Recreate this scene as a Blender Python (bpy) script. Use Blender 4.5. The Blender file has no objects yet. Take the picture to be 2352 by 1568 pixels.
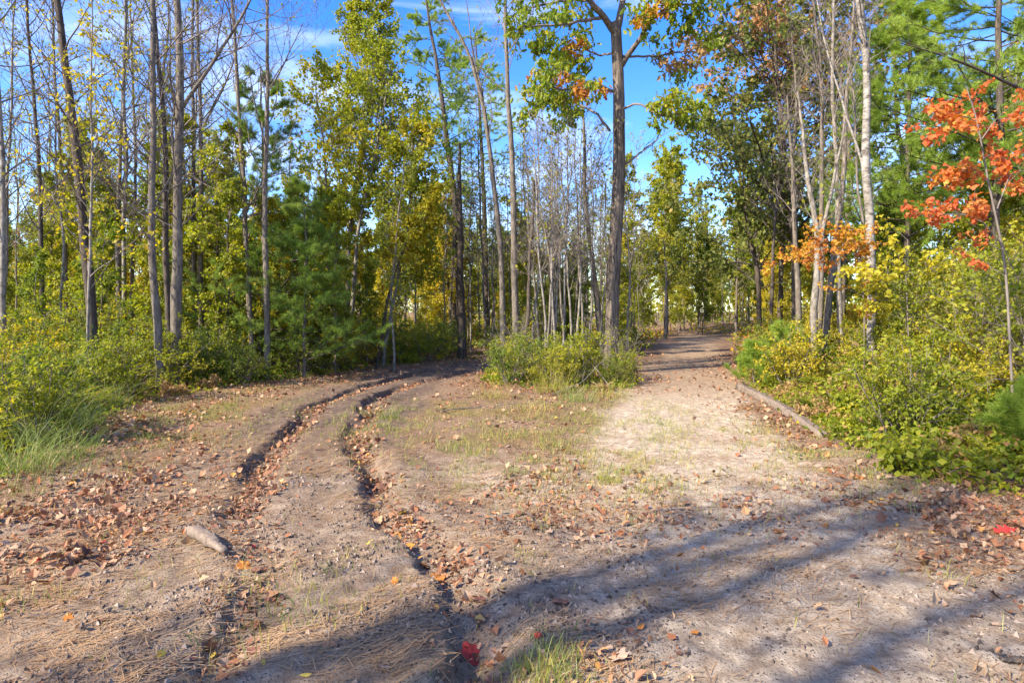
import bpy, math
import numpy as np
from mathutils import Vector

# ------------------------------------------------------------------ camera
scene = bpy.context.scene
COL = scene.collection
EYE = 1.65                      # eye height
FPX, CX, HY = 1450.0, 1176.0, 715.0   # focal length and horizon measured on the photograph (2352 px wide)
cam = bpy.data.cameras.new("camera")
cam.sensor_width = 36.0
cam.lens = 36.0 * FPX / 2352.0
cam.shift_y = -(784.0 - HY) / 2352.0
cam.clip_start, cam.clip_end = 0.1, 3000.0
cam_o = bpy.data.objects.new("camera", cam)
COL.objects.link(cam_o)
cam_o.location = (0, 0, EYE)
cam_o.rotation_euler = (math.radians(90), 0, 0)
scene.camera = cam_o

# ------------------------------------------------------------------ daylight
SUN_EL = math.radians(38.0)
SUN_DIR = np.array([0.84, 0.545, 0.0])          # the way the light travels over the ground
SUN_DIR /= np.linalg.norm(SUN_DIR)
world = bpy.data.worlds.new("World")
scene.world = world
world.use_nodes = True
wt = world.node_tree
wt.nodes.clear()
w_out = wt.nodes.new("ShaderNodeOutputWorld")
w_bg = wt.nodes.new("ShaderNodeBackground")
w_sky = wt.nodes.new("ShaderNodeTexSky")
w_sky.sky_type = 'NISHITA'
w_sky.sun_disc = False
w_sky.sun_elevation = SUN_EL
w_sky.sun_rotation = math.atan2(-SUN_DIR[0], -SUN_DIR[1]) % (2 * math.pi)
w_sky.air_density = 1.0
w_sky.dust_density = 0.6
w_sky.ozone_density = 2.2
w_tc = wt.nodes.new("ShaderNodeTexCoord")
w_map = wt.nodes.new("ShaderNodeMapping")
w_map.inputs['Rotation'].default_value = (0.0, math.radians(-14), 0.0)
w_map.inputs['Scale'].default_value = (1.3, 1.3, 5.5)
w_n = wt.nodes.new("ShaderNodeTexNoise")
w_n.inputs['Scale'].default_value = 2.3
w_n.inputs['Detail'].default_value = 8.0
w_n.inputs['Roughness'].default_value = 0.55
w_n.inputs['Distortion'].default_value = 0.5
w_r = wt.nodes.new("ShaderNodeValToRGB")
w_r.color_ramp.elements[0].position = 0.46
w_r.color_ramp.elements[0].color = (0, 0, 0, 1)
w_r.color_ramp.elements[1].position = 0.78
w_r.color_ramp.elements[1].color = (0.75, 0.75, 0.75, 1)
w_hs = wt.nodes.new("ShaderNodeHueSaturation")
w_hs.inputs['Saturation'].default_value = 1.42
w_hs.inputs['Hue'].default_value = 0.519
w_mix = wt.nodes.new("ShaderNodeMix")
w_mix.data_type = 'RGBA'
w_mix.inputs[7].default_value = (4.0, 4.3, 5.0, 1)
L = wt.links.new
L(w_tc.outputs['Generated'], w_map.inputs['Vector'])
L(w_map.outputs['Vector'], w_n.inputs['Vector'])
L(w_n.outputs['Fac'], w_r.inputs['Fac'])
L(w_r.outputs['Color'], w_mix.inputs[0])
L(w_sky.outputs['Color'], w_hs.inputs['Color'])
L(w_hs.outputs['Color'], w_mix.inputs[6])
L(w_mix.outputs[2], w_bg.inputs['Color'])
w_bg.inputs['Strength'].default_value = 0.13
L(w_bg.outputs['Background'], w_out.inputs['Surface'])

sun = bpy.data.lights.new("sun", 'SUN')
sun.energy = 3.8
sun.angle = math.radians(0.55)
sun.color = (1.0, 0.90, 0.74)
sun_o = bpy.data.objects.new("sun", sun)
COL.objects.link(sun_o)
ld = Vector((SUN_DIR[0] * math.cos(SUN_EL), SUN_DIR[1] * math.cos(SUN_EL), -math.sin(SUN_EL)))
sun_o.rotation_euler = ld.to_track_quat('-Z', 'Y').to_euler()

vs = scene.view_settings
scene.display_settings.display_device = 'sRGB'
vs.view_transform, vs.look, vs.gamma, vs.use_curve_mapping = 'Standard', 'None', 1.0, False
vs.exposure = 1.7
scene.cycles.max_bounces = 9
scene.cycles.diffuse_bounces = 6
scene.cycles.transmission_bounces = 6
scene.cycles.glossy_bounces = 2


# ------------------------------------------------------------------ helpers
def rng_of(seed):
    return np.random.default_rng(seed)


def nrm(a):
    return a / np.maximum(np.linalg.norm(a, axis=-1, keepdims=True), 1e-9)


def sstep(a, b, x):
    t = np.clip((x - a) / (b - a), 0, 1)
    return t * t * (3 - 2 * t)


_H = rng_of(77).random((256, 256))


def vnoise(x, y, s):
    """smooth value noise in 0..1, cells of size s"""
    x, y = np.asarray(x, float) / s + 400.3, np.asarray(y, float) / s + 400.7
    i, j = np.floor(x).astype(int), np.floor(y).astype(int)
    u, v = x - i, y - j
    u, v = u * u * (3 - 2 * u), v * v * (3 - 2 * v)
    a, b, c, d = _H[i % 256, j % 256], _H[(i + 1) % 256, j % 256], _H[i % 256, (j + 1) % 256], _H[(i + 1) % 256, (j + 1) % 256]
    return (a * (1 - u) + b * u) * (1 - v) + (c * (1 - u) + d * u) * v


def px(x, y, d):
    """the point at depth d seen at photo pixel (x, y)"""
    return np.array([(x - CX) / FPX * d, d, EYE - (y - HY) / FPX * d])


def gpx(x, y):
    """the ground point seen at photo pixel (x, y)"""
    d = EYE * FPX / (y - HY)
    return np.array([(x - CX) / FPX * d, d])


class Geo:
    def __init__(self):
        self.v, self.q, self.t, self.n = [], [], [], 0

    def add(self, v, q=None, t=None):
        if len(v) == 0:
            return
        self.v.append(np.asarray(v, np.float32))
        if q is not None and len(q):
            self.q.append(np.asarray(q, np.int64) + self.n)
        if t is not None and len(t):
            self.t.append(np.asarray(t, np.int64) + self.n)
        self.n += len(v)

    def mesh(self, name, mat, smooth=True):
        v = np.concatenate(self.v) if self.v else np.zeros((0, 3), np.float32)
        q = np.concatenate(self.q) if self.q else np.zeros((0, 4), np.int64)
        t = np.concatenate(self.t) if self.t else np.zeros((0, 3), np.int64)
        me = bpy.data.meshes.new(name)
        me.vertices.add(len(v))
        me.vertices.foreach_set('co', v.ravel())
        me.loops.add(q.size + t.size)
        me.loops.foreach_set('vertex_index', np.concatenate([q.ravel(), t.ravel()]).astype(np.int32))
        me.polygons.add(len(q) + len(t))
        st = np.concatenate([np.arange(len(q)) * 4, q.size + np.arange(len(t)) * 3]).astype(np.int32)
        me.polygons.foreach_set('loop_start', st)
        me.polygons.foreach_set('use_smooth', np.full(len(st), smooth))
        if mat:
            me.materials.append(mat)
        me.update(calc_edges=True)
        return me


def link(name, data, parent=None, loc=None, **props):
    o = bpy.data.objects.new(name, data)
    COL.objects.link(o)
    if parent is not None:
        o.parent = parent
    if loc is not None:
        o.location = [float(c) for c in loc]
    for k, v in props.items():
        o[k] = v
    return o


def copy_thing(root, loc, rz=0.0, sc=1.0, label=None, group=None, tilt=(0, 0)):
    r = root.copy()
    COL.objects.link(r)
    r.location = [float(c) for c in loc]
    r.rotation_euler = (tilt[0], tilt[1], rz)
    r.scale = (sc, sc, sc) if np.isscalar(sc) else sc
    if label:
        r['label'] = label
    if group:
        r['group'] = group
    for ch in list(root.children):
        c = ch.copy()
        COL.objects.link(c)
        c.parent = r
    return r


# ------------------------------------------------------------------ tubes, growth, leaves
def tubes(geo, P, R, k):
    """B polylines of n points with radii -> tapered tubes of k sides"""
    P, R = np.asarray(P, float), np.asarray(R, float)
    if P.ndim == 2:
        P, R = P[None], R[None]
    B, n, _ = P.shape
    T = np.empty_like(P)
    T[:, 1:-1] = P[:, 2:] - P[:, :-2]
    T[:, 0] = P[:, 1] - P[:, 0]
    T[:, -1] = P[:, -1] - P[:, -2]
    T = nrm(T)
    ref = np.where(np.abs(T[:, :1, 2:3]) > 0.75, np.array([[[0.97, 0.2, 0.05]]]), np.array([[[0.1, 0.15, 0.98]]]))
    U = nrm(np.cross(np.broadcast_to(ref, T.shape), T))
    W = np.cross(T, U)
    a = np.arange(k) * 2 * math.pi / k
    V = P[:, :, None] + R[:, :, None, None] * (U[:, :, None] * np.cos(a)[None, None, :, None] + W[:, :, None] * np.sin(a)[None, None, :, None])
    idx = np.arange(B * n * k).reshape(B, n, k)
    q = np.stack([idx[:, :-1], np.roll(idx, -1, 2)[:, :-1], np.roll(idx, -1, 2)[:, 1:], idx[:, 1:]], -1).reshape(-1, 4)
    geo.add(V.reshape(-1, 3), q)


def resample(P, R, m):
    """polyline through control points -> m points, Catmull-Rom-like smoothing"""
    P, R = np.asarray(P, float), np.asarray(R, float)
    s = np.concatenate([[0], np.cumsum(np.linalg.norm(np.diff(P, axis=0), axis=1))])
    t = np.linspace(0, s[-1], m)
    Q = np.stack([np.interp(t, s, P[:, i]) for i in range(3)], 1)
    for _ in range(max(1, m // 10)):
        Q[1:-1] = 0.25 * Q[:-2] + 0.5 * Q[1:-1] + 0.25 * Q[2:]
    return Q, np.interp(t, s, R)


def spawn(rng, P, R, cnt, t0, t1, ang, length, n, wander=0.15, trop=0.0, rrat=0.6, rmin=0.004, az=None, flat=0.0):
    """child branches from every parent polyline. ang (lo, hi) in degrees; length: function of (t, parent length)"""
    B, m, _ = P.shape
    Lp = np.linalg.norm(np.diff(P, axis=1), axis=2).sum(1)
    b = np.repeat(np.arange(B), cnt)
    t = t0 + (t1 - t0) * ((np.tile(np.arange(cnt), B) + rng.random(B * cnt)) / cnt)
    f = t * (m - 1)
    i = np.minimum(f.astype(int), m - 2)
    u = (f - i)[:, None]
    p = P[b, i] * (1 - u) + P[b, i + 1] * u
    tan = nrm(P[b, i + 1] - P[b, i])
    pr = R[b, i] * (1 - u[:, 0]) + R[b, i + 1] * u[:, 0]
    rv = rng.normal(size=(len(b), 3))
    if flat:
        rv[:, 2] *= (1 - flat)
    if az is not None:
        a0 = rng.uniform(*az, len(b))
        rv = np.stack([np.cos(a0), np.sin(a0), np.zeros(len(b))], 1)
    perp = nrm(rv - (rv * tan).sum(1, keepdims=True) * tan)
    a = np.radians(rng.uniform(*ang, len(b)))[:, None]
    d = nrm(np.cos(a) * tan + np.sin(a) * perp)
    ln = length(t, Lp[b]) * rng.uniform(0.7, 1.25, len(b))
    C = np.empty((len(b), n, 3))
    C[:, 0] = p
    for j in range(1, n):
        d = d + wander * rng.normal(size=d.shape)
        d[:, 2] += trop
        d = nrm(d)
        C[:, j] = C[:, j - 1] + d * (ln / (n - 1))[:, None]
    r0 = np.maximum(np.minimum(pr * rrat, 0.0105 * ln + 0.002), rmin)
    CR = r0[:, None] * np.linspace(1, 0.28, n)[None]
    return C, np.maximum(CR, rmin * 0.6)


TEMPL = {}


def _templ():
    TEMPL['rhomb'] = (np.array([[0, 0, 0], [.5, .5, .1], [0, 1, 0], [-.5, .5, .1]], float), np.array([[0, 1, 2], [0, 2, 3]]))
    TEMPL['oval'] = (np.array([[0, 0, 0], [.38, .28, .1], [.42, .6, .1], [0, 1, -.1], [-.42, .6, .1], [-.38, .28, .1]], float),
                     np.array([[0, 1, 2], [0, 2, 3], [0, 3, 4], [0, 4, 5]]))
    out = [(0, 0), (.16, -.02), (.42, .02), (.40, .22), (.66, .42), (.50, .54), (.34, .60), (.26, .80), (.0, 1.0), (-.22, .78), (-.36, .62), (-.52, .52), (-.62, .38), (-.38, .2), (-.44, .04), (-.15, -.02)]
    v = np.array([(x, y, .35 * abs(x) - .2 * y * y) for x, y in out] + [(0, .38, -.05)], float)
    TEMPL['maple'] = (v, np.array([[16, i, (i + 1) % 16] for i in range(16)]))
    out = [(0, 0), (.12, .15), (.32, .2), (.2, .36), (.44, .5), (.2, .62), (.3, .8), (.0, 1.0), (-.3, .8), (-.2, .62), (-.44, .5), (-.2, .36), (-.32, .2), (-.12, .15)]
    v = np.array([(x, y, .3 * abs(x) - .12 * y * y) for x, y in out] + [(0, .5, -.04)], float)
    TEMPL['oak'] = (v, np.array([[14, i, (i + 1) % 14] for i in range(14)]))


_templ()


def leaves(geo, rng, pos, size, width, templ='rhomb', bias=(0, 0, -.3), spread=1.0, up=0.8, var=0.35, facing=None):
    """leaf blades from every point of pos: growing along bias + random, facing mostly upward"""
    n = len(pos)
    if n == 0:
        return
    d = nrm(np.asarray(bias, float) + spread * rng.normal(size=(n, 3)) * 0.6)
    f = (np.array([0, 0, up]) if facing is None else np.asarray(facing, float)) + 0.6 * rng.normal(size=(n, 3))
    s = nrm(np.cross(d, f))
    w = np.cross(s, d)
    sc = size * rng.uniform(1 - var, 1 + var, n)
    tv, tt = TEMPL[templ]
    V = pos[:, None] + sc[:, None, None] * (tv[None, :, 0:1] * width * s[:, None] * 2 / 2 + tv[None, :, 1:2] * d[:, None] + tv[None, :, 2:3] * w[:, None])
    m = len(tv)
    T = (np.arange(n) * m)[:, None, None] + tt[None]
    geo.add(V.reshape(-1, 3), None, T.reshape(-1, 3))


def on_twigs(rng, C, per, t0=0.15, jit=0.03):
    B, n, _ = C.shape
    b = np.repeat(np.arange(B), per)
    t = rng.uniform(t0, 1, len(b))
    f = t * (n - 1)
    i = np.minimum(f.astype(int), n - 2)
    u = (f - i)[:, None]
    return C[b, i] * (1 - u) + C[b, i + 1] * u + rng.normal(size=(len(b), 3)) * jit, nrm(C[b, i + 1] - C[b, i])


def needles(geo, rng, pos, dirs, per, ln, w, cone=(15, 75), droop=0.0):
    """tufts of pine needles"""
    n = len(pos)
    b = np.repeat(np.arange(n), per)
    rv = rng.normal(size=(len(b), 3))
    dd = dirs[b]
    perp = nrm(rv - (rv * dd).sum(1, keepdims=True) * dd)
    a = np.radians(rng.uniform(*cone, len(b)))[:, None]
    d = np.cos(a) * dd + np.sin(a) * perp
    d[:, 2] -= droop
    d = nrm(d)
    s = nrm(np.cross(d, rng.normal(size=d.shape))) * w / 2
    p = pos[b] + dd * (rng.random((len(b), 1)) * ln * 0.6)
    l_ = (ln * rng.uniform(0.75, 1.15, len(b)))[:, None]
    V = np.stack([p - s, p + s, p + d * l_], 1)
    geo.add(V.reshape(-1, 3), None, np.arange(len(b) * 3).reshape(-1, 3))


# ------------------------------------------------------------------ materials
def new_mat(name):
    m = bpy.data.materials.new(name)
    m.use_nodes = True
    nt = m.node_tree
    nt.nodes.clear()
    return m, nt, nt.nodes.new("ShaderNodeOutputMaterial")


def ramp(nt, stops, interp='LINEAR'):
    r = nt.nodes.new("ShaderNodeValToRGB")
    cr = r.color_ramp
    cr.interpolation = interp
    while len(cr.elements) < len(stops):
        cr.elements.new(0.5)
    for e, (p, c) in zip(cr.elements, stops):
        e.position = p
        e.color = (*c, 1) if len(c) == 3 else c
    return r


def leaf_mat(name, stops, clump=0.8, clump_w=0.5, trans=0.38, objvar=0.12, gloss=0.0):
    """thin leaf: colour picked per leaf from the ramp, drifting in patches; light passes through"""
    m, nt, out = new_mat(name)
    N, K = nt.nodes.new, nt.links.new
    geo = N("ShaderNodeNewGeometry")
    tc = N("ShaderNodeTexCoord")
    no = N("ShaderNodeTexNoise")
    no.inputs['Scale'].default_value = clump
    no.inputs['Detail'].default_value = 2.0
    K(tc.outputs['Object'], no.inputs['Vector'])
    st = N("ShaderNodeMapRange")
    st.inputs[1].default_value, st.inputs[2].default_value = 0.32, 0.68
    K(no.outputs['Fac'], st.inputs[0])
    mx = N("ShaderNodeMix")
    mx.inputs[0].default_value = clump_w
    K(geo.outputs['Random Per Island'], mx.inputs[2])
    K(st.outputs[0], mx.inputs[3])
    oi = N("ShaderNodeObjectInfo")
    ad = N("ShaderNodeMath")
    ad.operation = 'MULTIPLY_ADD'
    K(oi.outputs['Random'], ad.inputs[0])
    ad.inputs[1].default_value = 2 * objvar
    sb = N("ShaderNodeMath")
    sb.operation = 'SUBTRACT'
    K(mx.outputs[0], sb.inputs[0])
    sb.inputs[1].default_value = objvar
    K(sb.outputs[0], ad.inputs[2])
    r = ramp(nt, stops)
    K(ad.outputs[0], r.inputs['Fac'])
    df = N("ShaderNodeBsdfPrincipled")
    df.inputs['Roughness'].default_value = 0.55
    df.inputs['Specular IOR Level'].default_value = 0.25 + gloss
    tr = N("ShaderNodeBsdfTranslucent")
    ms = N("ShaderNodeMixShader")
    ms.inputs[0].default_value = trans
    br = N("ShaderNodeHueSaturation")
    br.inputs['Value'].default_value = 1.45
    br.inputs['Saturation'].default_value = 1.05
    K(r.outputs['Color'], df.inputs['Base Color'])
    K(r.outputs['Color'], br.inputs['Color'])
    K(br.outputs['Color'], tr.inputs['Color'])
    K(df.outputs[0], ms.inputs[1])
    K(tr.outputs[0], ms.inputs[2])
    K(ms.outputs[0], out.inputs['Surface'])
    return m


def bark_mat(name, dark, light, scale=14.0, stretch=0.18, bump=0.5, patch=None, lo=0.35, hi=0.65):
    m, nt, out = new_mat(name)
    N, K = nt.nodes.new, nt.links.new
    tc = N("ShaderNodeTexCoord")
    mp = N("ShaderNodeMapping")
    mp.inputs['Scale'].default_value = (1, 1, stretch)
    K(tc.outputs['Object'], mp.inputs['Vector'])
    n1 = N("ShaderNodeTexNoise")
    n1.inputs['Scale'].default_value = scale
    n1.inputs['Detail'].default_value = 5.0
    n1.inputs['Roughness'].default_value = 0.65
    K(mp.outputs[0], n1.inputs['Vector'])
    r = ramp(nt, [(lo, dark), (hi, light)])
    K(n1.outputs['Fac'], r.inputs['Fac'])
    col = r.outputs['Color']
    n2 = N("ShaderNodeTexNoise")
    n2.inputs['Scale'].default_value = 2.2
    n2.inputs['Detail'].default_value = 4.0
    K(tc.outputs['Object'], n2.inputs['Vector'])
    r2 = ramp(nt, [(0.4, (0, 0, 0)), (0.62, (1, 1, 1))])
    K(n2.outputs['Fac'], r2.inputs['Fac'])
    mx = N("ShaderNodeMix")
    mx.data_type = 'RGBA'
    mul = N("ShaderNodeMath")
    mul.operation = 'MULTIPLY'
    mul.inputs[1].default_value = 0.55
    K(r2.outputs['Color'], mul.inputs[0])
    K(mul.outputs[0], mx.inputs[0])
    K(col, mx.inputs[6])
    mx.inputs[7].default_value = (*(patch or tuple(0.75 * c for c in light)), 1)
    p = N("ShaderNodeBsdfPrincipled")
    p.inputs['Roughness'].default_value = 0.9
    p.inputs['Specular IOR Level'].default_value = 0.15
    K(mx.outputs[2], p.inputs['Base Color'])
    b = N("ShaderNodeBump")
    b.inputs['Strength'].default_value = bump
    b.inputs['Distance'].default_value = 0.03
    K(n1.outputs['Fac'], b.inputs['Height'])
    K(b.outputs[0], p.inputs['Normal'])
    K(p.outputs[0], out.inputs['Surface'])
    return m


M = {}
M['green'] = leaf_mat('green_leaf', [(0.0, (.065, .11, .012)), (.4, (.13, .18, .018)), (.75, (.25, .27, .025)), (1, (.40, .32, .03))], trans=.45)
M['lime'] = leaf_mat('yellow_green_leaf', [(0.0, (.12, .16, .014)), (.4, (.22, .25, .02)), (.75, (.36, .34, .025)), (1, (.52, .38, .03))], trans=.45)
M['yellow'] = leaf_mat('yellow_leaf', [(0.0, (.18, .20, .018)), (.4, (.36, .32, .025)), (.75, (.52, .41, .03)), (1, (.58, .33, .03))], trans=.45)
M['orange'] = leaf_mat('orange_leaf', [(0.0, (.38, .33, .035)), (.35, (.52, .31, .035)), (.75, (.46, .18, .03)), (1, (.30, .09, .03))], clump=1.5)
M['red'] = leaf_mat('red_orange_leaf', [(0.0, (.40, .32, .04)), (.2, (.56, .26, .05)), (.5, (.54, .15, .045)), (1, (.42, .07, .03))], clump=2.5, objvar=0.0)
M['rust'] = leaf_mat('rust_brown_leaf', [(0.0, (.16, .15, .04)), (.35, (.30, .19, .07)), (.7, (.42, .26, .11)), (1, (.44, .20, .07))])
M['fern'] = leaf_mat('withered_fern', [(0.0, (.26, .20, .05)), (.35, (.42, .27, .12)), (.7, (.52, .34, .18)), (1, (.56, .42, .26))], trans=0.3)
M['olive'] = leaf_mat('olive_oak_leaf', [(0.0, (.06, .085, .02)), (.45, (.13, .155, .03)), (.8, (.24, .23, .045)), (1, (.42, .29, .09))], trans=0.42)
M['oakgreen'] = leaf_mat('oak_leaf', [(0.0, (.07, .12, .014)), (.4, (.15, .21, .018)), (.75, (.26, .29, .022)), (1, (.44, .32, .03))], trans=0.45, objvar=0)
M['pine'] = leaf_mat('pine_needle', [(0.0, (.10, .16, .03)), (.5, (.17, .255, .04)), (.85, (.25, .33, .055)), (1, (.34, .34, .09))], trans=0.4)
M['pinelight'] = leaf_mat('light_pine_needle', [(0.0, (.16, .235, .032)), (.5, (.26, .355, .048)), (.85, (.35, .43, .07)), (1, (.45, .46, .12))], trans=0.42)
M['grass'] = leaf_mat('grass_blade', [(0.0, (.07, .13, .025)), (.4, (.16, .22, .04)), (.75, (.30, .32, .10)), (1, (.50, .45, .24))], clump=3, clump_w=.3, trans=0.35)
M['drygrass'] = leaf_mat('dry_grass_blade', [(0.0, (.16, .2, .03)), (.4, (.28, .27, .04)), (.75, (.44, .33, .09)), (1, (.50, .38, .2))], clump=1.6, trans=0.3)
M['bark_dark'] = bark_mat('dark_bark', (.035, .028, .022), (.14, .112, .088), scale=18, stretch=.3, bump=.9, patch=(.08, .062, .048))
M['bark_grey'] = bark_mat('grey_bark', (.065, .053, .042), (.26, .22, .175), scale=18, stretch=.3, bump=.8, patch=(.13, .105, .08))
M['bark_pale'] = bark_mat('pale_bark', (.08, .068, .055), (.31, .275, .23), scale=12, stretch=.6, patch=(.16, .135, .105), lo=.36, hi=.58)
M['bark_birch'] = bark_mat('white_birch_bark', (.07, .058, .046), (.33, .30, .26), scale=7, stretch=2.4, patch=(.19, .165, .13), lo=.38, hi=.56, bump=.4)
M['bark_oak'] = bark_mat('furrowed_oak_bark', (.03, .023, .018), (.225, .18, .14), scale=24, stretch=.09, bump=1.0, patch=(.13, .105, .08), lo=.38, hi=.6)
M['twig'] = bark_mat('twig_bark', (.10, .08, .07), (.24, .20, .17), bump=0.1)
M['twig_dark'] = bark_mat('dark_twig_bark', (.035, .028, .024), (.10, .08, .07), bump=0.1)
M['wood'] = bark_mat('weathered_wood', (.10, .075, .055), (.28, .215, .165), scale=20, stretch=.5, bump=.7)
M['needle_dead'] = leaf_mat('dead_pine_needle', [(0, (.20, .11, .05)), (.5, (.38, .22, .10)), (1, (.52, .36, .2))], trans=0.1, objvar=0)
M['litter'] = leaf_mat('fallen_leaf_litter', [(0, (.07, .035, .025)), (.22, (.16, .075, .045)), (.45, (.30, .12, .05)), (.62, (.34, .19, .10)), (.8, (.42, .28, .17)), (.92, (.48, .22, .05)), (1, (.50, .36, .08))], clump=2.0, clump_w=.3, trans=0.12, objvar=0)
LEAFCOL = {'yellow': (.55, .36, .06), 'orange': (.50, .19, .035), 'red': (.46, .045, .03), 'tan': (.45, .30, .2), 'brown': (.22, .10, .06), 'dark brown': (.10, .05, .04)}
for k_, c_ in LEAFCOL.items():
    lo_ = tuple(.6 * x for x in c_)
    M['fall_' + k_] = leaf_mat('fallen_' + k_.replace(' ', '_') + '_leaf', [(0, lo_), (.5, c_), (1, tuple(min(.6, 1.2 * x) for x in c_))], clump=25, clump_w=.8, trans=0.12, objvar=.3)

# ------------------------------------------------------------------ the lie of the land
RUT_R = np.array([(-.30, 1.2), (-.30, 2.0), (-.32, 2.80), (-.44, 3.65), (-.70, 4.31), (-1.18, 5.26), (-1.63, 6.55), (-2.23, 8.39), (-2.63, 11.7), (-2.46, 14.5), (-1.42, 17.7), (.6, 20.6), (4.0, 22.5)])
RUT_L = np.array([(-1.45, 1.2), (-1.5, 2.0), (-1.56, 2.9), (-1.66, 3.6), (-1.95, 4.3), (-2.36, 5.14), (-2.94, 6.93), (-3.2, 8.7), (-3.48, 10.6), (-3.35, 13.7), (-2.76, 17.4), (-.9, 20.4), (2.0, 22.6), (4.0, 23.7)])
PATH_C = np.array([(1.2, -6), (1.3, 2), (1.9, 6.5), (2.5, 9.8), (3.45, 12.9), (4.9, 17.7), (8.0, 28), (10.6, 36), (14, 46)])


def line_dist(x, y, line):
    """signed distance to a polyline (positive on its right) and how far along it (0..n)"""
    sh = x.shape
    x, y = x.ravel(), y.ravel()
    best, sd, al = np.full(x.size, 1e9), np.zeros(x.size), np.zeros(x.size)
    for i in range(len(line) - 1):
        a, b = line[i], line[i + 1]
        d = b - a
        L2 = d @ d
        t = np.clip(((x - a[0]) * d[0] + (y - a[1]) * d[1]) / L2, 0, 1)
        qx, qy = x - a[0] - t * d[0], y - a[1] - t * d[1]
        ds = np.hypot(qx, qy)
        k = ds < best
        best[k] = ds[k]
        sg = np.sign((x - a[0]) * d[1] - (y - a[1]) * d[0])
        sd[k] = (ds * sg)[k]
        al[k] = (a[1] + t * d[1])[k]
    return sd.reshape(sh), al.reshape(sh)


def left_edge(y):
    return np.interp(y, [-8, 3, 5.2, 6.5, 9.5, 12.0, 15.0, 19.0, 21.5, 23.5], [-9, -5.0, -4.75, -5.1, -6.3, -6.9, -5.9, -4.0, -2.2, 2.5])


def right_edge(y):
    return np.interp(y, [-6, 2, 4.8, 5.6, 6.2, 8.25, 10.9, 14.5, 20, 28, 40], [9, 6.5, 5.3, 4.6, 3.9, 4.15, 4.5, 5.3, 7.1, 9.8, 14])


def in_island(x, y):
    return ((x - 1.15) / 1.95) ** 2 + ((y - 15.6) / 3.1) ** 2


def height(x, y, fine=True):
    x, y = np.asarray(x, float), np.asarray(y, float)
    h = 0.10 * (vnoise(x, y, 5.0) - .5) + 0.05 * (vnoise(x, y, 1.7) - .5)
    far = sstep(30, 120, np.hypot(x, y))
    h = h + far * 1.2 * (vnoise(x, y, 60.0) - .55)
    dr = x - right_edge(y)
    h = h + 0.85 * sstep(0.0, 5.5, dr) * (1 - .6 * far) + 0.25 * sstep(0, 6.0, left_edge(y) - x) * (1 - far)
    h = h + 0.12 * np.exp(-in_island(x, y) ** 2)
    if not fine:
        return h
    jit = 0.09 * (vnoise(x, y, .22) - .5) + .05 * (vnoise(x, y, .09) - .5) + .16 * (vnoise(x, y, .8) - .5)
    for line, near, deep in ((RUT_R, .095, .125), (RUT_L, .05, .13)):
        s, al = line_dist(x, y, line)
        s = s + jit
        fade = np.interp(al, [1, 4.6, 5.2, 8, 9, 18, 21], [near, near, near * .7 + .03, .085, deep * .72, deep * .6, .03])
        fade = fade * (0.45 + 1.1 * vnoise(x, y, 1.1))
        wl = np.interp(al, [3, 6, 9], [.025, .04, .07])
        h = h - fade * sstep(-wl, .02, s) * (1 - sstep(.10, .40, s))
        h = h + fade * .35 * np.exp(-((s + .14) / .16) ** 2) + fade * .3 * np.exp(-((s - .48) / .16) ** 2)
    # clods and scuffs, cross ripples on the right-hand path
    near = 1 - sstep(10, 16, np.hypot(x, y))
    h = h + near * (0.030 * (vnoise(x, y, .30) - .5) + .026 * (vnoise(x, y, .11) - .5) + .024 * (vnoise(x, y, .055) - .5) * vnoise(x, y, .7) * 1.6)
    return h


def hz(x, y):
    return float(height(np.array([x]), np.array([y]))[0])


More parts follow.
